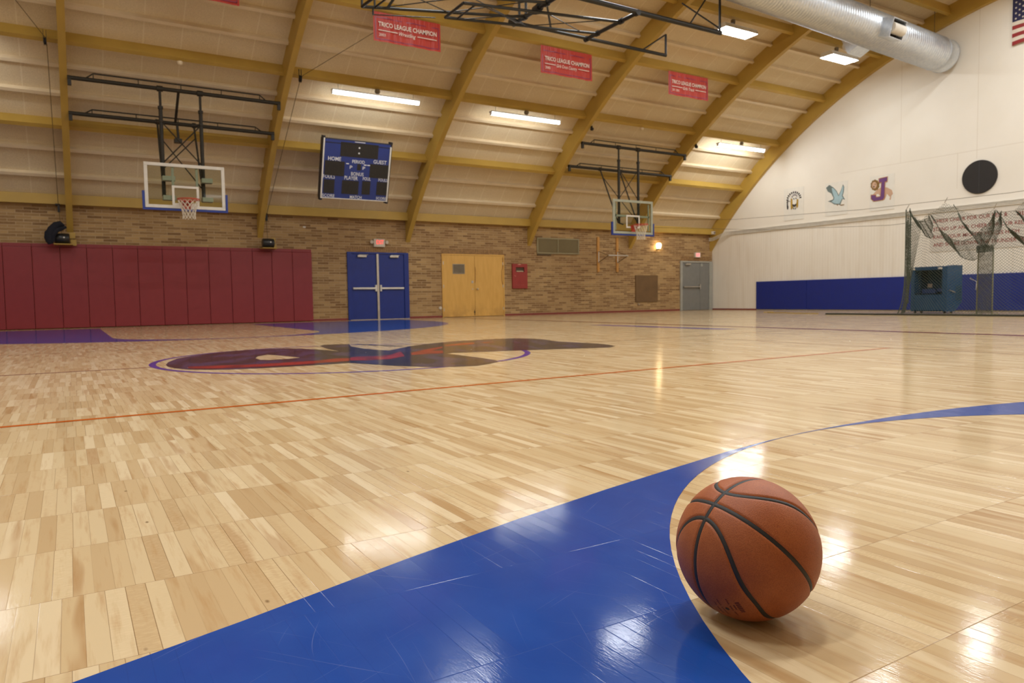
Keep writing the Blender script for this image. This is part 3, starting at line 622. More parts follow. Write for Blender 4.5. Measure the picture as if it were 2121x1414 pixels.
for x, a, lb in ((13.72, 53.9, 'small black pulley on the rib just left of the far hoop'), (18.2, 53.4, 'small black pulley on the rib just right of the far hoop')):
    y, z = arc(16.37, a); m = MB(); m.lathe((x-.03, y, z), X, [(0, .05), (.06, .05)], 14); m.box(x-.012, x+.012, y-.02, y+.06, z-.02, z+.09); tag(m.build('pulley', M_DARK), lb, 'pulley')
for x, lb in ((2.334, 'small round white cap under the purlin over the nearer hoop'), (15.73, 'small round cap under the purlin over the far hoop')):
    y, z = arc(16.6, 54.35); m = MB(); m.lathe((x, y, z), (0, 0, -1), [(0, .05), (.03, .06), (.07, .05), (.085, .02)], 16); tag(m.build('pendant_mount', M_CREAM), lb, 'ceiling cap')

# ------------------------------------------------------------------ hoops hung from the ribs
def glass_mat():
    t = NT('backboard_glass'); a = t.n('ShaderNodeBsdfTransparent'); a.inputs[0].default_value = (.90, .92, .88, 1)
    g = t.n('ShaderNodeBsdfGlossy'); g.inputs['Roughness'].default_value = .03; g.inputs[0].default_value = (1, 1, 1, 1)
    fr = t.n('ShaderNodeFresnel'); fr.inputs[0].default_value = 1.12; mx = t.n('ShaderNodeMixShader')
    t.t.links.new(fr.outputs[0], mx.inputs[0]); t.t.links.new(a.outputs[0], mx.inputs[1]); t.t.links.new(g.outputs[0], mx.inputs[2]); t.t.links.new(mx.outputs[0], t.out.inputs[0]); return t.m
M_GLASS = glass_mat()
M_RIM = plain('orange_red_rim', (196, 66, 42), .45); M_NET = plain('white_net_cord', (226, 214, 192), .8)
M_BPAD = plain('blue_edge_padding', (36, 58, 140), .5); M_BRK = plain('pale_grey_green_metal', (170, 172, 152), .5)
M_PIPE = plain('dark_bronze_steel', (46, 40, 29), .5, var=.15, spec=.3)
def hoop(x0r, x1r, bx0, bx1, bz0, bz1, post, rear, label, bracket_style, tgt, fr_w, fr_mat):
    """x0r/x1r rib faces, board rectangle, x of the two posts, x of the two rear braces"""
    yu, zu, yl, zl, yb = 18.2, 5.375, 18.9, 4.79, 17.95; cx_ = (bx0+bx1)/2
    if bracket_style: zu, zl = 5.32, 4.73
    t = thing('basketball_hoop', label, 'basketball hoop', (cx_, yb, bz0), 'hoops hung from the roof ribs')
    for yy, zz, ins, h in ((yu, zu, .48, .14), (yl, zl, .45, .12)):
        m = MB(); m.tube([(x0r, yy, zz), (x1r, yy, zz)], .045, 12); bm = m.build('cross_beam', M_PIPE, t)
        a, b = x0r+ins, x1r-ins
        m = MB(); m.tube([(a-.15, yy, zz+.02), (a, yy, zz+h), (b, yy, zz+h), (b+.15, yy, zz+.02)], .016, 6)
        for i in range(5): xx = a+(b-a)*(i+.0)/4; m.bar((xx, yy, zz), (xx, yy, zz+h), .009, 6)
        m.build('truss_rod', M_PIPE, bm)
        for xx, sd in ((x0r, 1), (x1r, -1)):
            m = MB(); m.box(min(xx, xx+sd*.07), max(xx, xx+sd*.07), yy-.03, yy+.035, zz-.16, zz+.04); m.build('rib_clamp', M_PIPE, bm)
    zb = bz0+.28 if bracket_style == 0 else bz0+.36
    for px in post:
        m = MB(); m.tube([(px, yu, zu), (px, yu, zu-.45)], .028, 10); m.tube([(px, yu, zu-.42), (px, yu, zb)], .042, 10); m.lathe((px, yu, zu-.42), Z, [(-.03, .055), (.03, .055)], 12); m.lathe((px, yu, zu-.72), Z, [(-.02, .06), (.02, .06)], 12); m.lathe((px, yu, zu), X, [(-.06, .065), (.06, .065)], 14); m.build('post', M_PIPE, t)
    for rx, px in zip(rear, post):
        m = MB(); m.bar((rx, yl, zl), (px, yu+.04, zb+.02), .022, 8); m.lathe((rx, yl, zl), X, [(-.04, .06), (.04, .06)], 12); m.build('rear_brace', M_PIPE, t)
    if bracket_style == 0: zt, zm = zu-.72, zu-1.65
    else: zt, zm = zu-.66, zu-1.62
    m = MB(); m.bar((post[0], yu, zt), (post[1], yu, zm), .014, 6); m.bar((post[1], yu, zt), (post[0], yu, zm), .014, 6); m.build('cross_brace', M_PIPE, t)
    # bracing between the rear legs
    def rl(i, f): return Vector((rear[i], yl, zl)).lerp(Vector((post[i], yu+.04, zb+.02)), f)
    m = MB()
    if bracket_style == 0: m.bar(rl(0, .18), rl(1, .88), .013, 6); m.bar(rl(1, .18), rl(0, .66), .013, 6)
    else: m.bar(rl(0, .15), rl(1, .95), .013, 6)
    m.build('rear_cross_brace', M_PIPE, t)
    if bracket_style == 0:
        m = MB(); xm = (post[0]+post[1])/2; m.bar((xm-.03, yu, zu), (xm-.04, yl, zl), .03, 8); m.bar((xm, yl, zl), (xm+.01, yl-.05, zl-.38), .028, 8); m.box(xm-.08, xm+.08, yl-.12, yl+.04, zl-.45, zl-.36); m.build('lift_arm', M_PIPE, t)
        for zz in (bz1-.32, bz0+.24):
            for i, px in enumerate(post):
                a, b = (px-.04, px+.22) if i == 0 else (px-.06, px+.17)
                m = MB(); m.box(a, b, yb+.03, yu-.02, zz-.05, zz+.05); m.build('mount_bracket', M_BRK, t, .004)
        for xx in (cx_-.28, cx_+.22): m = MB(); m.box(xx, xx+.05, yb+.02, yb+.06, bz0+.45, bz1-.05); m.build('centre_strut', M_BRK, t)
    else:
        m = MB(); m.box(bx0+.1, bx1-.1, yb+.025, yb+.06, bz1-.53, bz1-.47); m.box(bx0+.12, bx0+.16, yb+.025, yb+.06, bz0+.12, bz1-.1); m.box(bx1-.16, bx1-.12, yb+.025, yb+.06, bz0+.12, bz1-.1); m.build('mount_frame', M_BRK, t)
        for px in post:
            m = MB(); m.box(px-.03, px+.03, yb+.06, yu, bz1-.53, bz1-.47); m.build('mount_bracket', M_PIPE, t)
            m = MB(); m.bar((px, yu, zb), (px, yb+.05, bz0+.3), .02); m.build('lower_strut', M_PIPE, t)
    # board
    m = MB(); m.box(bx0+.01, bx1-.01, yb-.006, yb+.006, bz0+.01, bz1-.01); bd = m.build('glass_board', M_GLASS, t)
    m = MB(); fw = fr_w
    m.box(bx0, bx1, yb-.022, yb+.022, bz0, bz0+fw); m.box(bx0, bx1, yb-.022, yb+.022, bz1-fw, bz1); m.box(bx0, bx0+fw, yb-.022, yb+.022, bz0+fw, bz1-fw); m.box(bx1-fw, bx1, yb-.022, yb+.022, bz0+fw, bz1-fw); m.build('board_frame', fr_mat, bd, .004)
    m = MB(); a, b, c, d_ = tgt; s_ = .05
    m.box(a, b, yb-.009, yb-.0065, c, c+s_); m.box(a, b, yb-.009, yb-.0065, d_-s_, d_); m.box(a, a+s_, yb-.009, yb-.0065, c+s_, d_-s_); m.box(b-s_, b, yb-.009, yb-.0065, c+s_, d_-s_); m.build('target_square', M_WPAINT, bd)
    m = MB(); P_ = .05
    m.prism([(bx0-P_, yb-.03, bz0+.36), (bx0-P_, yb-.03, bz0-P_), (bx1+P_, yb-.03, bz0-P_), (bx1+P_, yb-.03, bz0+.36), (bx1+.004, yb-.03, bz0+.36), (bx1+.004, yb-.03, bz0-.004), (bx0-.004, yb-.03, bz0-.004), (bx0-.004, yb-.03, bz0+.36)], (0, .06, 0)); m.build('edge_padding', M_BPAD, t, .008)
    # rim and net
    rz = bz0+.17 if bracket_style == 0 else bz0+.27; rc = Vector((cx_, yb-.15-.225, rz))
    m = MB(); m.tube([rc+Vector((.225*cos(2*PI*i/40), .225*sin(2*PI*i/40), 0)) for i in range(40)], .010, 8, True); m.tube([rc+Vector((.225*cos(2*PI*i/40), .225*sin(2*PI*i/40), -.022)) for i in range(40)], .005, 6, True); rim = m.build('rim', M_RIM, t)
    m = MB(); m.box(cx_-.11, cx_+.11, yb-.16, yb-.008, rz-.008, rz+.008); m.prism([(cx_-.11, yb-.012, rz-.008), (cx_+.11, yb-.012, rz-.008), (cx_+.07, yb-.012, rz-.2), (cx_-.07, yb-.012, rz-.2)], (0, -.012, 0))
    for s_ in (-1, 1): m.prism([(cx_+s_*.1, yb-.012, rz-.008), (cx_+s_*.1, yb-.16, rz-.008), (cx_+s_*.07, yb-.012, rz-.19)], (.006, 0, 0))
    m.build('rim_bracket', M_RIM, rim)
    m = MB(); nl, na = 6, 12; H = .42 if bracket_style == 0 else .46
    def nd(i, k): r_ = [.222, .20, .175, .15, .135, .128, .135][i]; a_ = 2*PI*(k+.5*(i % 2))/na; return rc+Vector((r_*cos(a_), r_*sin(a_), -.012-H*i/nl))
    for i in range(nl):
        for k_ in range(na):
            a_ = nd(i, k_); b1 = nd(i+1, k_); b2 = nd(i+1, k_+(1 if i % 2 else -1))
            m.bar(a_, b1, .0055, 4); m.bar(a_, b2, .0055, 4)
    m.build('net', M_NET, rim)
    return t
hoop(.19, 4.60, 1.54, 3.21, 2.70, 3.69, (1.955, 2.79), (1.95, 2.737), 'glass basketball hoop hung in front of the red pads left of the scoreboard', 0, (2.09, 2.65, 2.77, 3.21), .07, M_WPAINT)
hoop(13.70, 18.08, 14.70, 16.35, 2.57, 3.64, (15.16, 15.97), (14.96, 15.78), 'smaller looking glass basketball hoop far right above the wall lamp', 1, (15.24, 15.80, 2.76, 3.17), .075, M_BRK)

# ------------------------------------------------------------------ folded backstop overhead
t = thing('folded_backstop', 'folded black pipe backstop frame hanging high under the ceiling', 'backstop', (11.3, 13.5, 6.87))
h = 6.867
m = MB(); m.bar((8.85, 12.6, h), (13.69, 12.6, h), .055, 12); m.build('carrier_pipe', M_BLACK, t)
m = MB(); m.bar((8.85, 14.45, h), (13.66, 14.45, h), .042, 12); m.build('carrier_pipe', M_BLACK, t)
for xx in (9.0, 11.05):
    m = MB(); m.bar((xx, 12.6, h-.02), (xx, 14.45, h-.02), .045, 12)
    for yy in (12.6, 13.15, 14.03, 14.45): m.lathe((xx, yy, h-.02), Y, [(-.05, .065), (.05, .065)], 14)
    m.build('hinge_pipe', M_BLACK, t)
m = MB(); m.bar((13.65, 14.45, h), (13.65, 14.45, 7.40), .03, 8); m.bar((13.65, 14.45, 7.40), (12.83, 14.45, h), .02, 8); m.build('end_hanger', M_BLACK, t)
m = MB(); m.bar((13.65, 12.6, h), (13.65, 12.6, 8.02), .03, 8); m.bar((13.65, 12.6, h+.1), (13.2, 13.4, 7.75), .018, 8); m.bar((12.64, 12.6, h), (13.5, 12.6, 7.98), .02, 8); m.build('end_hanger', M_BLACK, t)
for yy, zz in ((14.45, 7.42), (12.6, 8.05)):
    m = MB(); m.bar((9.13, yy, h), (9.13, yy, zz), .03, 8); m.build('end_hanger', M_BLACK, t)
A_ = ((8.98, 14.03, h-.02), (5.20, 14.03, 6.355)); D_ = ((8.95, 13.12, h-.02), (5.3, 13.12, 6.37)); B_ = ((11.05, 14.03, h-.02), (7.02, 14.03, 6.481)); C_ = ((11.05, 13.2, h-.02), (7.02, 13.2, 6.49))
for q in (A_, D_, B_, C_): m = MB(); m.bar(q[0], q[1], .032, 10); m.build('swing_pipe', M_BLACK, t)
def L2(q, f): return Vector(q[0]).lerp(Vector(q[1]), f)
for p_, q_ in ((A_, D_), (B_, C_)):
    m = MB(); m.bar(L2(p_, .12), L2(q_, .5), .012, 6); m.bar(L2(q_, .10), L2(p_, .5), .012, 6); m.bar(L2(p_, .5), L2(q_, .9), .012, 6); m.bar(L2(q_, .5), L2(p_, .9), .012, 6); m.build('cross_brace', M_BLACK, t)
    m = MB(); m.bar(L2(p_, 1), L2(q_, 1), .03, 8); m.bar(L2(p_, .93), L2(q_, .93), .02, 8); m.build('end_pipe', M_BLACK, t)
m = MB(); m.bar(L2(A_, .86), Vector((6.05, 13.7, 6.95)), .028, 8); m.bar(L2(A_, 1.0), L2(A_, 1.0)+Vector((0, 0, .28)), .025, 8); m.bar(L2(A_, .93), L2(A_, .93)+Vector((0, 0, .22)), .022, 8)
m.bar(L2(A_, .94)+Vector((0, 0, -.15)), L2(A_, .94), .02, 8); m.bar(L2(A_, .94)+Vector((0, 0, -.14)), L2(A_, .58)+Vector((0, 0, -.13)), .012, 6); m.build('board_arm', M_BLACK, t)
m = MB(); m.bar((9.0, 13.4, h), (9.0, 13.6, h-.02), .09, 12); m.bar((9.02, 14.0, h+.35), (9.02, 14.0, h-.05), .03, 8); m.bar((9.0, 13.2, h+.2), (9.9, 14.3, h-.02), .025, 8); m.bar((9.2, 14.45, h), (8.6, 14.1, h-.05), .045, 10); m.build('hinge_motor', M_BLACK, t)

# ------------------------------------------------------------------ scoreboard
ST = Vector((5.745, 18.60, 4.765)); SBm = Vector((5.737, 19.03, 3.285)); SH = (SBm-ST).length; SW = 1.91
SU = X.copy(); SV = (SBm-ST).normalized(); SN = SV.cross(SU).normalized()
if SN.y > 0: SN = -SN
M_SB = plain('scoreboard_blue', (30, 50, 118), .45, var=.05); M_SBD = plain('scoreboard_dark', (28, 26, 34), .5); M_SBK = plain('display_black', (32, 31, 32), .4, var=.2, scale=60); M_LET = plain('white_lettering', (226, 224, 222), .5)
t = thing('scoreboard', 'blue scoreboard with dark displays and white words tilted under the arched ceiling', 'scoreboard', tuple(ST.lerp(SBm, 1)+SU*SW/2))
def sb(m, u0, u1, v0, v1, w0, w1): m.fbox(ST, SU, SV, SN, u0*SW, u1*SW, v0*SH, v1*SH, w0, w1)
m = MB(); sb(m, 0, 1, 0, 1, -.16, 0); m.build('cabinet', M_SBD, t, .008)
m = MB(); sb(m, .03, .97, .015, .985, 0, .006); m.build('face_panel', M_SB, t)
m = MB(); sb(m, .012, .03, .0, 1, 0, .03); sb(m, .965, .983, .05, 1, 0, .03); sb(m, .03, .965, .985, .997, 0, .03); m.build('trim_strip', M_WPAINT, t)
m = MB(); sb(m, .03, .97, .062, .072, .006, .012); m.build('painted_shadow_strip', M_SBD, t)  # dark strip standing in for the shadow line across the top of the face
DISP = [(.255, .795, .04, .275), (.05, .325, .365, .61), (.69, .965, .365, .60), (.05, .20, .68, .91), (.305, .545, .675, .905), (.595, .715, .665, .895), (.81, .965, .66, .89), (.505, .56, .385, .49)]
for u0, u1, v0, v1 in DISP:
    m = MB(); sb(m, u0, u1, v0, v1, .006, .012)
    nx = max(2, int((u1-u0)*SW/.045)); nz = max(2, int((v1-v0)*SH/.045))
    for i in range(1, nx): uu = u0+(u1-u0)*i/nx; sb(m, uu-.0012, uu+.0012, v0, v1, .012, .016)
    for i in range(1, nz): vv = v0+(v1-v0)*i/nz; sb(m, u0, u1, vv-.0014, vv+.0014, .012, .016)
    m.build('display', M_SBK, t)
for vv in (.115, .205):
    c = ST+SU*.517*SW+SV*vv*SH+SN*.017; m = MB(); m.lathe(c, SN, [(0, .022), (.004, .022)], 16); m.build('colon_lamp', M_LET, t)
def sbt(body, u0, u1, v0, v1, bold=.008):
    m = MB(); m.text(body, ST+SU*u0*SW+SV*v1*SH+SN*.009, SU, -SV, (u1-u0)*SW, (v1-v0)*SH, bold); m.build('lettering', M_LET, t)
for args in (('HOME', .09, .27, .295, .36, .01), ('PERIOD', .43, .61, .32, .375), ('GUEST', .735, .93, .29, .352), ('P', .40, .437, .42, .475), ('P', .585, .622, .42, .475), ('BONUS', .425, .605, .525, .585), ('FOULS', .035, .2, .60, .66), ('PLAYER', .335, .525, .597, .66), ('FOUL', .60, .715, .595, .65), ('FOULS', .83, .965, .595, .65), ('SCORE', .035, .21, .925, .975), ('MATCH', .43, .60, .925, .978), ('SCORE', .815, .968, .922, .968)): sbt(*args)
for u0, u1, v0, v1 in ((.345, .385, .385, .401), (.60, .64, .385, .401), (.65, .69, .385, .401), (.45, .6, .018, .028)):
    m = MB(); sb(m, u0, u1, v0, v1, .006, .010); m.build('small_marking', M_LET, t)
for uu in (.02, .98):
    mid = ST+SU*(.12 if uu < .5 else .88)*SW+SV*.25*SH-SN*.15; m = MB(); m.bar(mid, Vector((mid.x, 19.45, 4.47)), .025, 8); m.build('mounting_arm', M_SBD, t)
    for vv in (.0, 1.0):
        c = ST+SU*uu*SW+SV*vv*SH; m = MB(); m.fbox(c, SU, SV, SN, -.03, .03, -.05 if vv == 0 else -.01, .01 if vv == 0 else .05, -.14, .02); m.build('corner_lug', M_SBD, t)

# ------------------------------------------------------------------ banners
def banner_mat():
    t = NT('glossy_red_vinyl_banner'); p = t.sep(t.pos())
    n = t.noise(t.xyz(t.math('MULTIPLY', p[0], 7.0), p[1], t.math('MULTIPLY', p[2], 1.2)), 1.6, 2)
    c = t.mix(t.remap(n, .4, .7, 0.0, .12), lin(186, 56, 40), lin(200, 76, 60)); t.bsdf(c, .5, 0.0, t.bump(n, .35, .12), .5); return t.m
M_BAN = banner_mat(); M_BEDGE = plain('purple_banner_line', (140, 54, 88), .4); M_BLET = plain('cream_banner_lettering', (236, 222, 208), .5)
BYY, BZ1 = 15.88, 7.06
def banner(x0, x1, z0, script, year, label, sw):
    z1 = BZ1+.02; t = thing('banner', label, 'banner', ((x0+x1)/2, BYY, z0), 'red championship banners')
    wdt = x1-x0; ph = random.random()*6
    def yo(u): return BYY+.012*sin(u*wdt*9+ph)+.008*sin(u*wdt*21+ph*2)
    m = MB(); m.grid(lambda u, v: (x0+wdt*u, yo(u)*1.0+(BYY-yo(u))*v*v, z0+(z1-z0)*v), 60, 6); m.build('cloth', M_BAN, t)
    m = MB(); e = .045
    def st(u0, u1, v0, v1, n=30): m.grid(lambda u, v: (x0+u0+(u1-u0)*u, yo((u0+(u1-u0)*u)/wdt)-.006, z0+v0+(v1-v0)*v), n, 1)
    H_ = z1-z0; st(e, wdt-e, e, e+.018); st(e, wdt-e, H_-.13, H_-.112); st(e, e+.018, e, H_-.112, 2); st(wdt-e-.018, wdt-e, e, H_-.112, 2); m.build('border_line', M_BEDGE, t)
    yf = BYY-.026; s0 = (wdt-sw)/2-.02
    for args in (('TRICO LEAGUE CHAMPION', (x0+.11, yf, z0+.33), X, Z, wdt-.22, .105, .018), (script, (x0+s0, yf, z0+.195), X, Z, sw, .085, .008, .35), (year, (x0+.12, yf, z0+.115), X, Z, .16 if len(year) < 6 else .28, .062, .006)):
        m = MB(); m.text(*args); m.build('lettering', M_BLET, t)
    for a, b in ((x0+.11, x0+s0-.03), (x0+s0+sw+.04, x1-.11)):
        m = MB(); m.box(a, b, yf-.002, yf, z0+.235, z0+.252); m.build('rule_line', M_BLET, t)
banner(6.14, 7.81, 6.43, 'Wrestling', '2003', 'red wrestling champion banner partly behind the folded backstop', .42)
banner(10.67, 12.32, 6.38, 'Girls Cross Country', '2003', 'red girls cross country champion banner, middle of the three readable ones', .66)
banner(15.10, 16.70, 6.41, 'Girls Track', '2001, 2003', 'red girls track champion banner, farthest right', .46)
t = thing('banner', 'red banner above the nearer hoop, only its lower edge in view', 'banner', (2.4, BYY, 6.63), 'red championship banners')
m = MB(); m.grid(lambda u, v: (1.6+1.66*u, BYY+.012*sin(u*15)*(1-v*v), 6.63+.6*v), 60, 6); m.build('cloth', M_BAN, t)
m = MB()
for q in ((1.645, 3.215, 6.675, 6.693), (1.645, 1.663, 6.675, 7.1), (3.197, 3.215, 6.675, 7.1)): m.box(q[0], q[1], BYY-.018, BYY-.014, q[2], q[3])
m.build('border_line', M_BEDGE, t)

# ------------------------------------------------------------------ lights
M_LAMP = emit('lamp_diffuser', LAMP_COL, LAMP*.6); M_LAMP2 = emit('bright_lamp_diffuser', LAMP_COL, LAMP*1.75); M_TUBE = emit('fluorescent_tubes', LAMP_COL, LAMP*.5); M_LAMP3 = emit('lamp_diffuser_by_end_wall', LAMP_COL, LAMP*.8); M_LAMP4 = emit('bright_lamp_diffuser_by_end_wall', LAMP_COL, LAMP*1.3); M_TUBE2 = emit('fluorescent_tubes_by_end_wall', LAMP_COL, LAMP*1.3)
M_FIX = plain('white_enamel_fixture', (230, 226, 216), .4)
bayc = [(RIBS[i]+RIBS[i+1])/2 for i in range(len(RIBS)-1)]
baysname = ['far left bay', 'left bay beside the nearer hoop', 'bay of the nearer hoop', 'bay of the scoreboard', 'bay of the wooden doors', 'bay of the far hoop', 'bay against the white wall']
def strip_light(xc, ang, label):
    y, zp = arc(16.6, ang); z = zp-.22
    if ang > 90: y = y
    t = thing('fluorescent_light', label, 'ceiling light', (xc, y, z), 'long fluorescent strip lights')
    m = MB(); m.box(xc-1.16, xc+1.16, y-.085, y+.085, z+.045, z+.085); m.box(xc-1.16, xc-1.145, y-.05, y+.05, z-.03, z+.05); m.box(xc+1.145, xc+1.16, y-.05, y+.05, z-.03, z+.05); m.build('housing', M_FIX, t)
    for a, b in ((xc-1.14, xc-.01), (xc+.01, xc+1.14)):
        m = MB(); prof = [(y-.055, z+.045), (y-.045, z-.01), (y, z-.03), (y+.045, z-.01), (y+.055, z+.045)]
        vs = [(xx, p[0], p[1]) for xx in (a, b) for p in prof]; m.add(vs, [(i, i+1, i+6, i+5) for i in range(4)]); m.build('tube_pair', M_TUBE2 if xc > 18 else M_TUBE, t)
    m = MB(); m.lathe((xc+.02, y, zp), (0, 0, -1), [(0, .06), (.06, .07), (.1, .045)], 14); m.bar((xc+.02, y, zp-.08), (xc+.02, y, z+.08), .01, 6); m.build('hanger', plain('olive_metal', (110, 92, 60), .5), t)
    for xx in (xc-1.0, xc+1.0): m = MB(); m.bar((xx, y, zp), (xx, y, z+.08), .005, 5); m.build('suspension_wire', M_CAB, t)
def box_light(xc, ang, label, z_=None):
    y, zp = arc(16.6, ang); z = zp-.38
    if z_ is not None: z = z_
    elif abs(ang-90) < 8: z = zp-.16
    y0 = y-.1 if ang < 90 else y+.1
    if ang == 69.35 and xc < 12: z += .28; y0 -= .25
    t = thing('ceiling_light', label, 'ceiling light', (xc, y0, z), 'box shaped ceiling lights')
    m = MB(); m.prism([(xc-.62, y0-.23, z), (xc-.62, y0+.23, z), (xc-.62, y0+.17, z+.13), (xc-.62, y0-.17, z+.13)], (1.24, 0, 0)); m.build('housing', M_FIX, t)
    m = MB(); m.add([(xc-.60, y0-.215, z-.004), (xc-.60, y0+.215, z-.004), (xc+.60, y0+.215, z-.004), (xc+.60, y0-.215, z-.004)], [(0, 1, 2, 3)]); m.build('diffuser', (M_LAMP3 if xc > 18 else M_LAMP) if ang < 90 else (M_LAMP4 if xc > 18 else M_LAMP2), t)
    m = MB(); m.lathe((xc, y, zp), (0, 0, -1), [(0, .06), (.08, .06)], 12); m.bar((xc, y, zp), (xc, y0, z+.12), .012, 6); m.build('hanger', plain('olive_metal', (110, 92, 60), .5), t)
for i in (0, 1, 3, 4, 6):
    xc = bayc[i] if i != 1 else -2.35
    strip_light(xc, 54.35, 'long fluorescent strip light over the brick wall side, ' + baysname[i])
    strip_light(bayc[i], 125.65, 'long fluorescent strip light on the side behind the viewer, ' + baysname[i])
for ang, nm in ((69.35, 'second row up from the brick wall'), (84.35, 'row near the roof crown'), (95.65, 'row just past the roof crown'), (110.65, 'second row up from the wall behind')):
    for i in range(7):
        if i == 0 or (i == 2 and ang == 69.35): continue
        xc = {5: 15.58, 6: 20.05}.get(i, bayc[i]); box_light(xc, ang, 'white box light, %s, %s' % (nm, baysname[i]), 7.58 if ang in (69.35, 110.65) else None)

# ------------------------------------------------------------------ duct
def duct_mat():
    t = NT('galvanised_steel'); o = t.obj(); n = t.noise(o, 2.5, 3); n2 = t.noise(o, 14.0, 2)
    c = t.mix(t.remap(n2, .35, .65, 0.0, 1.0), lin(206, 213, 222), lin(222, 227, 232)); t.bsdf(c, t.remap(n, .3, .7, .3, .42), .75, None, .5); return t.m
M_GALV = duct_mat()
DA, DB = Vector((5.0, 11.68, 8.02)), Vector((22.3, 11.98, 7.5)); DD = (DB-DA).normalized(); DL = (DB-DA).length
t = thing('air_duct', 'big round spiral galvanised air duct under the roof ending at the white wall', 'air duct', tuple(DA))
prof = []; x = 0.0
while x < DL-.42: prof += [(x, .455), (x+.06, .455), (x+.075, .472), (x+.09, .455)]; x += .1
m = MB(); m.lathe(DA, DD, prof, 48); m.build('spiral_pipe', M_GALV, t)
m = MB(); m.lathe(DA, DD, [(DL-.44, .47), (DL-.42, .478), (DL-.40, .462), (DL-.02, .462), (DL, .475), (DL+.01, .45), (DL+.012, .05)], 48); m.build('end_cap', M_GALV, t)
du = Vector((0, 0, 1)); ds = DD.cross(du).normalized(); du = ds.cross(DD).normalized()
def dp(a, b): return None
M_GDK = plain('dark_inside', (58, 48, 36), .8)
def outlet(s0, side, label=None):
    """take-off box on the duct; side vector points away from the axis"""
    O = DA+DD*s0; n_ = side.normalized(); w_ = DD.cross(n_).normalized()
    m = MB()
    for q in ((-.30, -.28, -.24, .24), (.28, .30, -.24, .24)): m.fbox(O, DD, w_, n_, q[0], q[1], q[2], q[3], .38, .72)
    m.fbox(O, DD, w_, n_, -.28, .28, .22, .24, .38, .72); m.fbox(O, DD, w_, n_, -.28, .28, -.24, -.22, .38, .72); o_ = m.build('outlet_box', M_GALV, t, .003)
    m = MB(); m.fbox(O, DD, w_, n_, -.28, .28, -.22, .22, .50, .52); m.build('dark_throat', M_GDK, o_)
    m = MB(); m.lathe(O+n_*.66-DD*.26, DD, [(0, .14), (.52, .14)], 24); m.build('deflector_roll', M_WPAINT, o_)
outlet(DL-3.55, Vector((0, -1, -.28)))
outlet(DL-3.55, Vector((0, 1, -.45)))
for s0 in (1.5, 4.5, 7.5, 10.6, 13.6, DL-.5):
    O = DA+DD*s0; yy = O.y; R_ = 16.9; zz = AZ+math.sqrt(R_*R_-(yy-AY)**2)
    m = MB(); m.bar(O+Vector((0, 0, .45)), (O.x, yy, zz), .008, 6); m.build('hanger_rod', M_CAB, t)

# ------------------------------------------------------------------ white wall: posters, disc, words, flag
WP = WX-.012
def wp(y0, u, y1, z0, z1, v): return None
M_POST = plain('pale_poster_board', (236, 231, 220), .5, var=.03)
def poster(y0, y1, z0, z1, label, shapes):
    t = thing('poster', label, 'poster', (WX, (y0+y1)/2, z0), 'mascot posters on the white wall')
    m = MB(); m.box(WX-.012, WX-.001, y1, y0, z0, z1); m.build('board', M_POST, t)
    for j, (nm, mat, polys) in enumerate(shapes):
        m = MB()
        for pl in polys:
            pts = [(WP-.002-.002*j, y0+(y1-y0)*u, z1-(z1-z0)*v) for u, v in pl]; m.prism(pts, (-.0015, 0, 0))
        m.build(nm, mat, t)
def ell(cu, cv, ru, rv, a0=0, a1=360, n=24): return [(cu+ru*cos(math.radians(a0+(a1-a0)*i/n)), cv+rv*sin(math.radians(a0+(a1-a0)*i/n))) for i in range(n if abs(a1-a0) >= 360 else n+1)]
K_ = plain('emblem_black', (44, 38, 40), .6); G_ = plain('emblem_gold', (176, 140, 44), .6); Wt = plain('emblem_white', (232, 228, 220), .6); Gy = plain('emblem_grey', (150, 140, 138), .6)
# chief head in profile with a feather bonnet
def fth(a, r0, r1, w0, w1):
    c, d = cos(math.radians(a)), sin(math.radians(a)); px, py = -d, c; C = (.52, .36); k = .80
    P = lambda r, o: (C[0]+.36*(r*c+o*px), C[1]+.36*k*(r*d+o*py)*.82)
    return [P(r0, -w0), P(r1*.93, -w1), P(r1, 0), P(r1*.93, w1), P(r0, w0)]
AN = [165+17*i for i in range(12)]
poster(17.68, 16.842, 3.253, 4.40, 'white poster with a feathered chief head emblem, leftmost of three', [
    ('feather_tips', K_, [fth(a, .66, 1.08, .07, .10) for a in AN]+[[(.17, .40), (.21, .36), (.22, .52), (.25, .58), (.22, .66), (.17, .64), (.155, .52)]]),
    ('bonnet', Wt, [fth(a, .35, .80, .05, .075) for a in AN]+[[(.225, .42), (.31, .36), (.34, .50), (.27, .56)]]),
    ('bonnet_band', Gy, [[(.40, .27), (.50, .20), (.62, .20), (.70, .27), (.68, .31), (.60, .25), (.50, .25), (.43, .32)]]),
    ('hair', G_, [[(.37, .32), (.45, .34), (.46, .55), (.49, .62), (.38, .68), (.36, .50)], [(.66, .36), (.75, .38), (.74, .60), (.67, .66), (.64, .52)]]),
    ('face', Wt, [[(.46, .30), (.66, .30), (.67, .44), (.62, .54), (.50, .54), (.45, .42)]]),
    ('face_lines', K_, [[(.45, .50), (.55, .53), (.66, .50), (.65, .57), (.56, .60), (.46, .57)], [(.50, .33), (.56, .33), (.56, .36), (.50, .36)], [(.60, .32), (.66, .32), (.66, .36), (.60, .35)], [(.50, .62), (.53, .62), (.55, .68), (.51, .67)], [(.59, .62), (.62, .62), (.62, .69), (.59, .68)]])])
Bl = plain('emblem_pale_blue', (168, 196, 204), .6); BlD = plain('emblem_slate', (104, 116, 112), .6)
def pe(pts): return [((x-832)/346, (y-(310-48*(x-832)/346))/518) for x, y in pts]
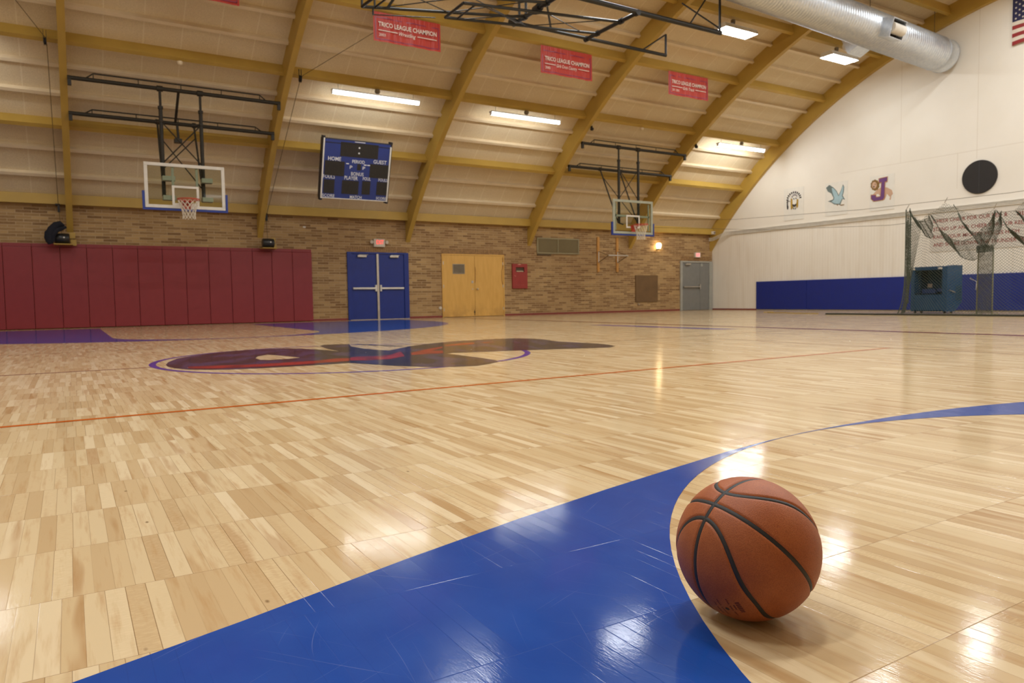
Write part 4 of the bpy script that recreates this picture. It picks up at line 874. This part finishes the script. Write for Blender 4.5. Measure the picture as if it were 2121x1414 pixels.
poster(15.977, 15.132, 3.243, 4.36, 'white poster with a pale blue flying eagle emblem, middle of three', [
    ('eagle_outline', BlD, [pe([(845, 375), (898, 328), (965, 372), (1015, 428), (1043, 490), (1078, 415), (1110, 322), (1128, 365), (1122, 440), (1106, 498), (1142, 560), (1105, 552), (1090, 585), (1070, 640), (980, 638), (930, 605), (875, 590), (958, 556), (962, 530), (930, 465), (872, 432)])]),
    ('eagle_body', Bl, [pe([(935, 378), (965, 384), (1008, 435), (1042, 508), (1082, 425), (1108, 345), (1116, 372), (1110, 440), (1094, 505), (1120, 546), (1095, 545), (1080, 580), (1058, 625), (985, 622), (935, 594), (972, 562), (976, 530), (950, 455)])]),
    ('feet', plain('emblem_brown', (150, 120, 84), .6), [pe([(1012, 640), (1040, 632), (1030, 660)]), pe([(1060, 640), (1135, 632), (1128, 645), (1080, 656)])])])
Pu = plain('emblem_purple', (110, 66, 122), .6); Go = plain('emblem_tan_gold', (184, 128, 66), .6); Ta = plain('emblem_tan', (206, 168, 140), .6); Br = plain('emblem_mane_brown', (132, 98, 44), .6)
def pj(pts): return [((x-1520)/395, (y-(205-50*(x-1520)/395))/542) for x, y in pts]
Jp = [(1672, 240), (1803, 213), (1798, 278), (1765, 286), (1760, 520), (1738, 560), (1592, 583), (1548, 548), (1548, 492), (1618, 490), (1625, 525), (1700, 514), (1714, 290), (1674, 296)]
Jo = [(1662, 232), (1812, 203), (1806, 288), (1774, 294), (1768, 526), (1746, 568), (1588, 592), (1539, 552), (1538, 484), (1628, 480), (1632, 516), (1692, 506), (1705, 300), (1665, 306)]
poster(14.335, 13.51, 3.232, 4.35, 'white poster with a lion behind a purple letter J, rightmost of three', [
    ('lion_body', Ta, [pj([(1640, 400), (1700, 375), (1800, 372), (1878, 415), (1895, 470), (1868, 500), (1862, 560), (1838, 560), (1852, 520), (1800, 470), (1765, 560), (1700, 560), (1690, 500), (1660, 470), (1560, 492), (1600, 452)])]),
    ('mane', Br, [pj([(1605+68*cos(2*PI*i/20)*(1+.12*(i % 2)), 335+80*sin(2*PI*i/20)*(1+.12*(i % 2))) for i in range(20)])]),
    ('face', Ta, [pj([(1595+40*cos(2*PI*i/16), 335+52*sin(2*PI*i/16)) for i in range(16)])]),
    ('muzzle', K_, [pj([(1575, 350), (1600, 350), (1595, 372), (1580, 372)]), pj([(1600, 315), (1618, 315), (1618, 324), (1600, 324)])]),
    ('letter_outline', Go, [pj(Jo)]), ('letter', Pu, [pj(Jp)])])
t = thing('round_vent', 'large black round disc cover high on the white wall', 'vent cover', (WX, 10.986, 3.38))
M_DISC = plain('matt_black_disc', (38, 34, 32), .7, var=.08)
m = MB(); m.lathe((WX-.001, 10.986, 3.85), (-1, 0, 0), [(0, .475), (.03, .475), (.04, .465), (.041, .02)], 64, False); m.build('disc', M_DISC, t)
m = MB(); m.box(WX-.047, WX-.041, 10.98, 10.992, 3.385, 4.315); m.build('centre_seam', plain('grey_seam', (66, 64, 66), .5), t)
t = thing('song_sign', 'white sign with four lines of red cheer words behind the net', 'sign', (WX, 10.5, 1.79))
m = MB(); m.box(WX-.015, WX-.001, 9.55, 12.365, 1.79, 2.925); m.build('board', plain('sign_white', (220, 212, 200), .5, var=.02), t)
M_SLET = plain('sign_red_letters', (150, 46, 38), .5)
for body, ya, yb_, z in (('CHEER CHEER FOR OUR RED &', 12.275, 10.23, 2.66), ('BL', 9.99, 9.78, 2.655), ('STAND UP AND CHEER FOR OUR RED', 12.275, 9.79, 2.41), ('RAISE YOUR MIGHTY VOICES HIGH', 12.268, 9.93, 2.178), ('AND SHAKE DOWN THE THUNDER FR', 12.262, 9.80, 1.945)):
    m = MB(); m.text(body, (WX-.017, ya, z), -Y, Z, ya-yb_, .108, .012); m.build('lettering', M_SLET, t)
# flag
FYA, FZ0, ST_ = 10.21, 7.285, .1045
t = thing('flag', 'American flag hanging flat on the white wall at the top right', 'flag', (WX, 9.0, FZ0))
def fl(a, b): return (WX-.05-.012*sin(a*7+b*2), FYA-a, FZ0+b+(.05*sin(a*4.2)-.06*a*(1 if a < .5 else 0)-.03*(a >= .5))*max(0, 1-b/.9))
M_FR = plain('flag_red', (150, 44, 44), .7); M_FW = plain('flag_white', (226, 214, 196), .7); M_FB = plain('flag_blue', (36, 34, 72), .7)
for nm, mat, rows in (('red_stripe', M_FR, range(0, 13, 2)), ('white_stripe', M_FW, range(1, 13, 2))):
    m = MB()
    for r_ in rows:
        a0_ = 0 if r_ < 6 else 1.03
        m.grid(lambda u, v: fl(a0_+(2.6-a0_)*u, ST_*(r_+v)), 40, 1)
    m.build(nm, mat, t)
m = MB(); m.grid(lambda u, v: fl(1.03*u, ST_*(6+7*v)), 24, 8); m.build('canton', M_FB, t)
m = MB()
for r_ in range(9):
    n_ = 6 if r_ % 2 == 0 else 5
    for c_ in range(n_):
        a_ = 1.03*(c_*2+1+(r_ % 2))/12; b_ = ST_*6+ST_*7*(r_+1)/10; p0 = Vector(fl(a_, b_))+Vector((-.004, 0, 0))
        pts = [p0+Vector((0, (.034 if i % 2 == 0 else .014)*sin(PI*i/5), (.034 if i % 2 == 0 else .014)*cos(PI*i/5))) for i in range(10)]; m.add(pts+[p0], [(i, (i+1) % 10, 10) for i in range(10)])
m.build('star', M_FW, t)
# thin cables that carry the net
m = MB(); m.tube([(18.2, 19.6, 3.3), (19.6, 17.4, 3.16), (20.0, 13.0, 3.02), (19.9, 9.0, 2.98), (19.9, 5.6, 3.1)], .006, 5); tag(m.build('support_cable', M_CAB), 'upper thin cable stretched across in front of the white wall', 'cable', 'net support cables')
m = MB(); m.tube([(17.4, 19.0, 2.95), (20.5, 17.0, 2.80), (21.4, 13.0, 2.62), (21.5, 9.0, 2.7)], .006, 5); tag(m.build('support_cable', M_CAB), 'lower thin cable crossing the white wall under the conduits', 'cable', 'net support cables')

# ------------------------------------------------------------------ batting cage net
M_CNET = plain('dark_green_net_cord', (70, 74, 58), .8)
def net_part(m, fn, nu, nv, r=.0042):
    """knotted net: cords along the two diagonals of a fine grid of points"""
    P = [[Vector(fn(i/nu, j/nv)) for i in range(nu+1)] for j in range(nv+1)]
    for j in range(nv):
        for i in range(nu):
            if (i+j) % 2 == 0: a, b = P[j][i], P[j+1][i+1]
            else: a, b = P[j][i+1], P[j+1][i]
            d_ = (b-a); 
            if d_.length < 1e-5: continue
            x_ = d_.orthogonal().normalized()*r; y_ = d_.normalized().cross(x_)
            o_ = len(m.v); m.v += [tuple(a+x_), tuple(a-x_*.5+y_*.87), tuple(a-x_*.5-y_*.87), tuple(b+x_), tuple(b-x_*.5+y_*.87), tuple(b-x_*.5-y_*.87)]
            for k_ in range(3): m.f.append((o_+k_, o_+(k_+1) % 3, o_+3+(k_+1) % 3, o_+3+k_)); m.sm.append(False)
t = thing('cage_net', 'dark green batting cage net drooping from cables to the floor at the right', 'net', (18.4, 8.6, 0))
TOP = [(10.68, 2.67), (10.29, 2.36), (10.13, 2.51), (9.93, 2.58), (9.73, 2.735), (9.5, 2.62), (9.25, 2.45), (8.95, 2.36), (8.62, 2.455), (8.4, 2.36), (8.2, 2.38), (8.0, 2.55), (7.8, 2.72), (7.2, 2.4), (6.4, 2.7)]
def topz(y):
    for (a, za), (b, zb_) in zip(TOP, TOP[1:]):
        if b <= y <= a: f = (a-y)/(a-b); return za+(zb_-za)*f
    return TOP[-1][1]
def front(u, v):
    y = 10.68-4.2*u; zt = topz(y); x = 18.3+.10*sin(y*5.0)*(1-v)-.12*(1-v)**6; return (x, y+.12*(1-u)*(1-v)**8, .01+(zt-.01)*v)
m = MB(); net_part(m, front, 120, 72, .0038); m.build('front_panel', M_CNET, t)
def side(u, v): return (18.3+1.5*u, 10.66+.78*u+.03*sin(u*16+v*3)*(.4+v)+.12*(1-v)**8, .01+(2.66+.2*u-.4*sin(PI*u))*v)
m = MB(); net_part(m, side, 44, 64, .0036); m.build('side_panel', M_CNET, t)
def fold(u, v): s_ = v; return (18.34+.03*u, 10.62-.40*u*(1-s_*.0)*max(0, (s_-.15)), .3+(2.0+.1*u)*s_)
m = MB(); net_part(m, fold, 14, 60); m.build('gathered_fold', M_CNET, t)
def pocket(ya, za, yb_, zb_, up, lo, x0):
    def f(u, v):
        y = ya+(yb_-ya)*u; zt = za+(zb_-za)*u; c_ = 4*u*(1-u); z = zt-c_*(up*(1-v)+lo*v)-.02*v; return (x0+.5*v*c_+.05*sin(u*30), y, z)
    return f
m = MB()
for q in ((10.66, 2.66, 10.13, 2.50, .22, .62, 18.4), (10.13, 2.50, 8.62, 2.44, .68, 1.12, 18.42), (9.73, 2.72, 8.62, 2.44, .6, .95, 18.7), (8.62, 2.44, 7.2, 2.6, .75, 1.05, 18.42), (8.3, 2.4, 7.3, 2.6, .3, .75, 18.6)):
    net_part(m, pocket(*q), 56, 20, .0045)
m.build('drooping_roof', M_CNET, t)
m = MB()
for q in ((10.66, 2.66, 10.13, 2.50, .22, .62, 18.4), (10.13, 2.50, 8.62, 2.44, .68, 1.12, 18.42), (8.62, 2.44, 7.2, 2.6, .75, 1.05, 18.42)):
    f = pocket(*q); m.tube([f(i/24, 1) for i in range(25)], .007, 5); m.tube([f(i/24, 0) for i in range(25)], .006, 5)
m.tube([front(0, i/20) for i in range(21)], .012, 6); m.tube([front(i/40, 0) for i in range(41)], .02, 6); m.tube([side(1, i/20) for i in range(21)], .012, 6)
m.build('edge_rope', M_CNET, t)
m = MB()
for y in (10.68, 9.73, 8.62, 7.8): m.bar((18.3, y, topz(y)), (18.5, y+.04, topz(y)+.14), .007, 5)
m.build('hook', M_CAB, t)
t = thing('screen_frame', 'tall mesh pitching screen in a tube frame behind the net', 'screen', (18.75, 8.95, 0))
M_OLV = plain('olive_tube', (120, 116, 84), .5)
m = MB(); m.tube([(18.75, 9.17, .02), (18.75, 9.15, 1.66), (18.75, 8.82, 1.63), (18.75, 8.82, .02)], .016, 8); m.bar((18.5, 9.17, .02), (19.0, 9.17, .02), .016); m.bar((18.5, 8.82, .02), (19.0, 8.82, .02), .016); m.build('frame', M_OLV, t)
m = MB(); net_part(m, lambda u, v: (18.75, 9.16-.34*u, .05+1.59*v), 26, 110, .0042); m.build('mesh', plain('grey_green_mesh_cord', (96, 94, 78), .8), t)
m = MB(); net_part(m, lambda u, v: (18.71-.1*sin(PI*u), 9.18-.38*u, 1.50+.17*v), 24, 12, .006); m.build('draped_top', M_CNET, t)
# teal cabinet
t = thing('rolling_cabinet', 'teal blue steel cabinet with an open front standing inside the net', 'cabinet', (20.4, 11.0, 0))
M_TEAL = plain('teal_enamel', (14, 66, 104), .5, var=.08); M_TEALD = plain('teal_inside', (44, 88, 116), .6)
m = MB(); m.prism([(20.0, 10.53, .05), (20.0, 10.53, 1.25), (20.3, 10.53, 1.285), (20.75, 10.53, 1.285), (20.75, 10.53, .30), (20.4, 10.53, .05)], (0, .12, 0)); m.prism([(20.0, 11.40, .05), (20.0, 11.40, 1.25), (20.75, 11.40, 1.27), (20.75, 11.40, .30), (20.4, 11.40, .05)], (0, .10, 0)); m.box(20.0, 20.75, 10.65, 11.4, 1.17, 1.265); m.box(20.0, 20.04, 10.65, 11.4, .05, .54); m.box(20.0, 20.7, 10.65, 11.4, .50, .54); m.box(20.0, 20.5, 10.6, 11.45, .05, .08); m.build('body', M_TEAL, t, .006)
m = MB(); m.box(20.68, 20.72, 10.65, 11.4, .3, 1.17); m.build('back_panel', M_TEALD, t)
m = MB(); m.box(20.2, 20.6, 10.95, 11.3, .54, .66); m.fbox((20.3, 10.75, .58), Y, Vector((.3, 0, .95)), X, 0, .2, 0, .1, 0, .02); m.build('tray', plain('teal_tray', (34, 60, 108), .5), t)
m = MB(); m.box(20.18, 20.2, 11.02, 11.14, .70, .80); m.build('notice', plain('tan_notice', (140, 124, 110), .7), t)
m = MB(); m.box(19.992, 20.0, 11.39, 11.49, 1.185, 1.235); m.box(19.992, 20.0, 10.66, 10.77, 1.185, 1.235); m.build('sticker', M_WPAINT, t)
m = MB()
for i in range(14): m.box(20.44, 20.74, 10.515, 10.53, .36+.028*i, .372+.028*i)
m.build('louvre', M_TEALD, t)
m = MB(); m.bar((20.08, 10.50, .62), (20.36, 10.50, .56), .012, 6); m.box(20.08, 20.1, 10.5, 10.53, .61, .63); m.box(20.34, 20.36, 10.5, 10.53, .55, .57); m.build('handle', M_STEEL, t)
for x_, y_ in ((20.08, 10.62), (20.08, 11.42), (20.4, 10.62), (20.4, 11.42)):
    m = MB(); m.lathe((x_, y_-.02, .028), Y, [(0, .028), (.04, .028)], 14); m.build('caster', M_DARK, t)
t = thing('wall_hook', 'bent grey pipe hook on the blue pad beside the teal cabinet', 'hook', (22.4, 10.85, .8))
m = MB(); m.tube([(WX-.05, 11.15, .98), (WX-.2, 11.1, .95), (WX-.22, 10.98, .90), (WX-.22, 10.9, .85), (WX-.22, 10.92, .62)], .012, 6); m.build('pipe', M_STEEL, t)
m = MB()
pts = [(19.1, 15.75, .012), (19.5, 15.95, .012), (19.3, 15.55, .014), (18.95, 15.5, .012), (18.7, 15.1, .012), (18.85, 14.7, .014), (18.6, 14.5, .012), (18.5, 14.1, .012), (18.45, 13.3, .012)]
m.tube(pts, .012, 6); tag(m.build('rope', plain('yellow_rope', (170, 140, 70), .8)), 'loose yellow rope lying on the floor in front of the blue pads', 'rope')
m = MB(); m.tube([(17.8, 12.6, .022), (17.9, 12.0, .022), (17.85, 11.4, .022), (17.95, 10.9, .022), (17.9, 10.2, .022), (18.0, 9.4, .022), (17.95, 8.6, .022), (18.0, 7.4, .022)], .022, 6); tag(m.build('rope', plain('dark_rope', (58, 56, 44), .9)), 'dark ground rope lying along the bottom of the net', 'rope')
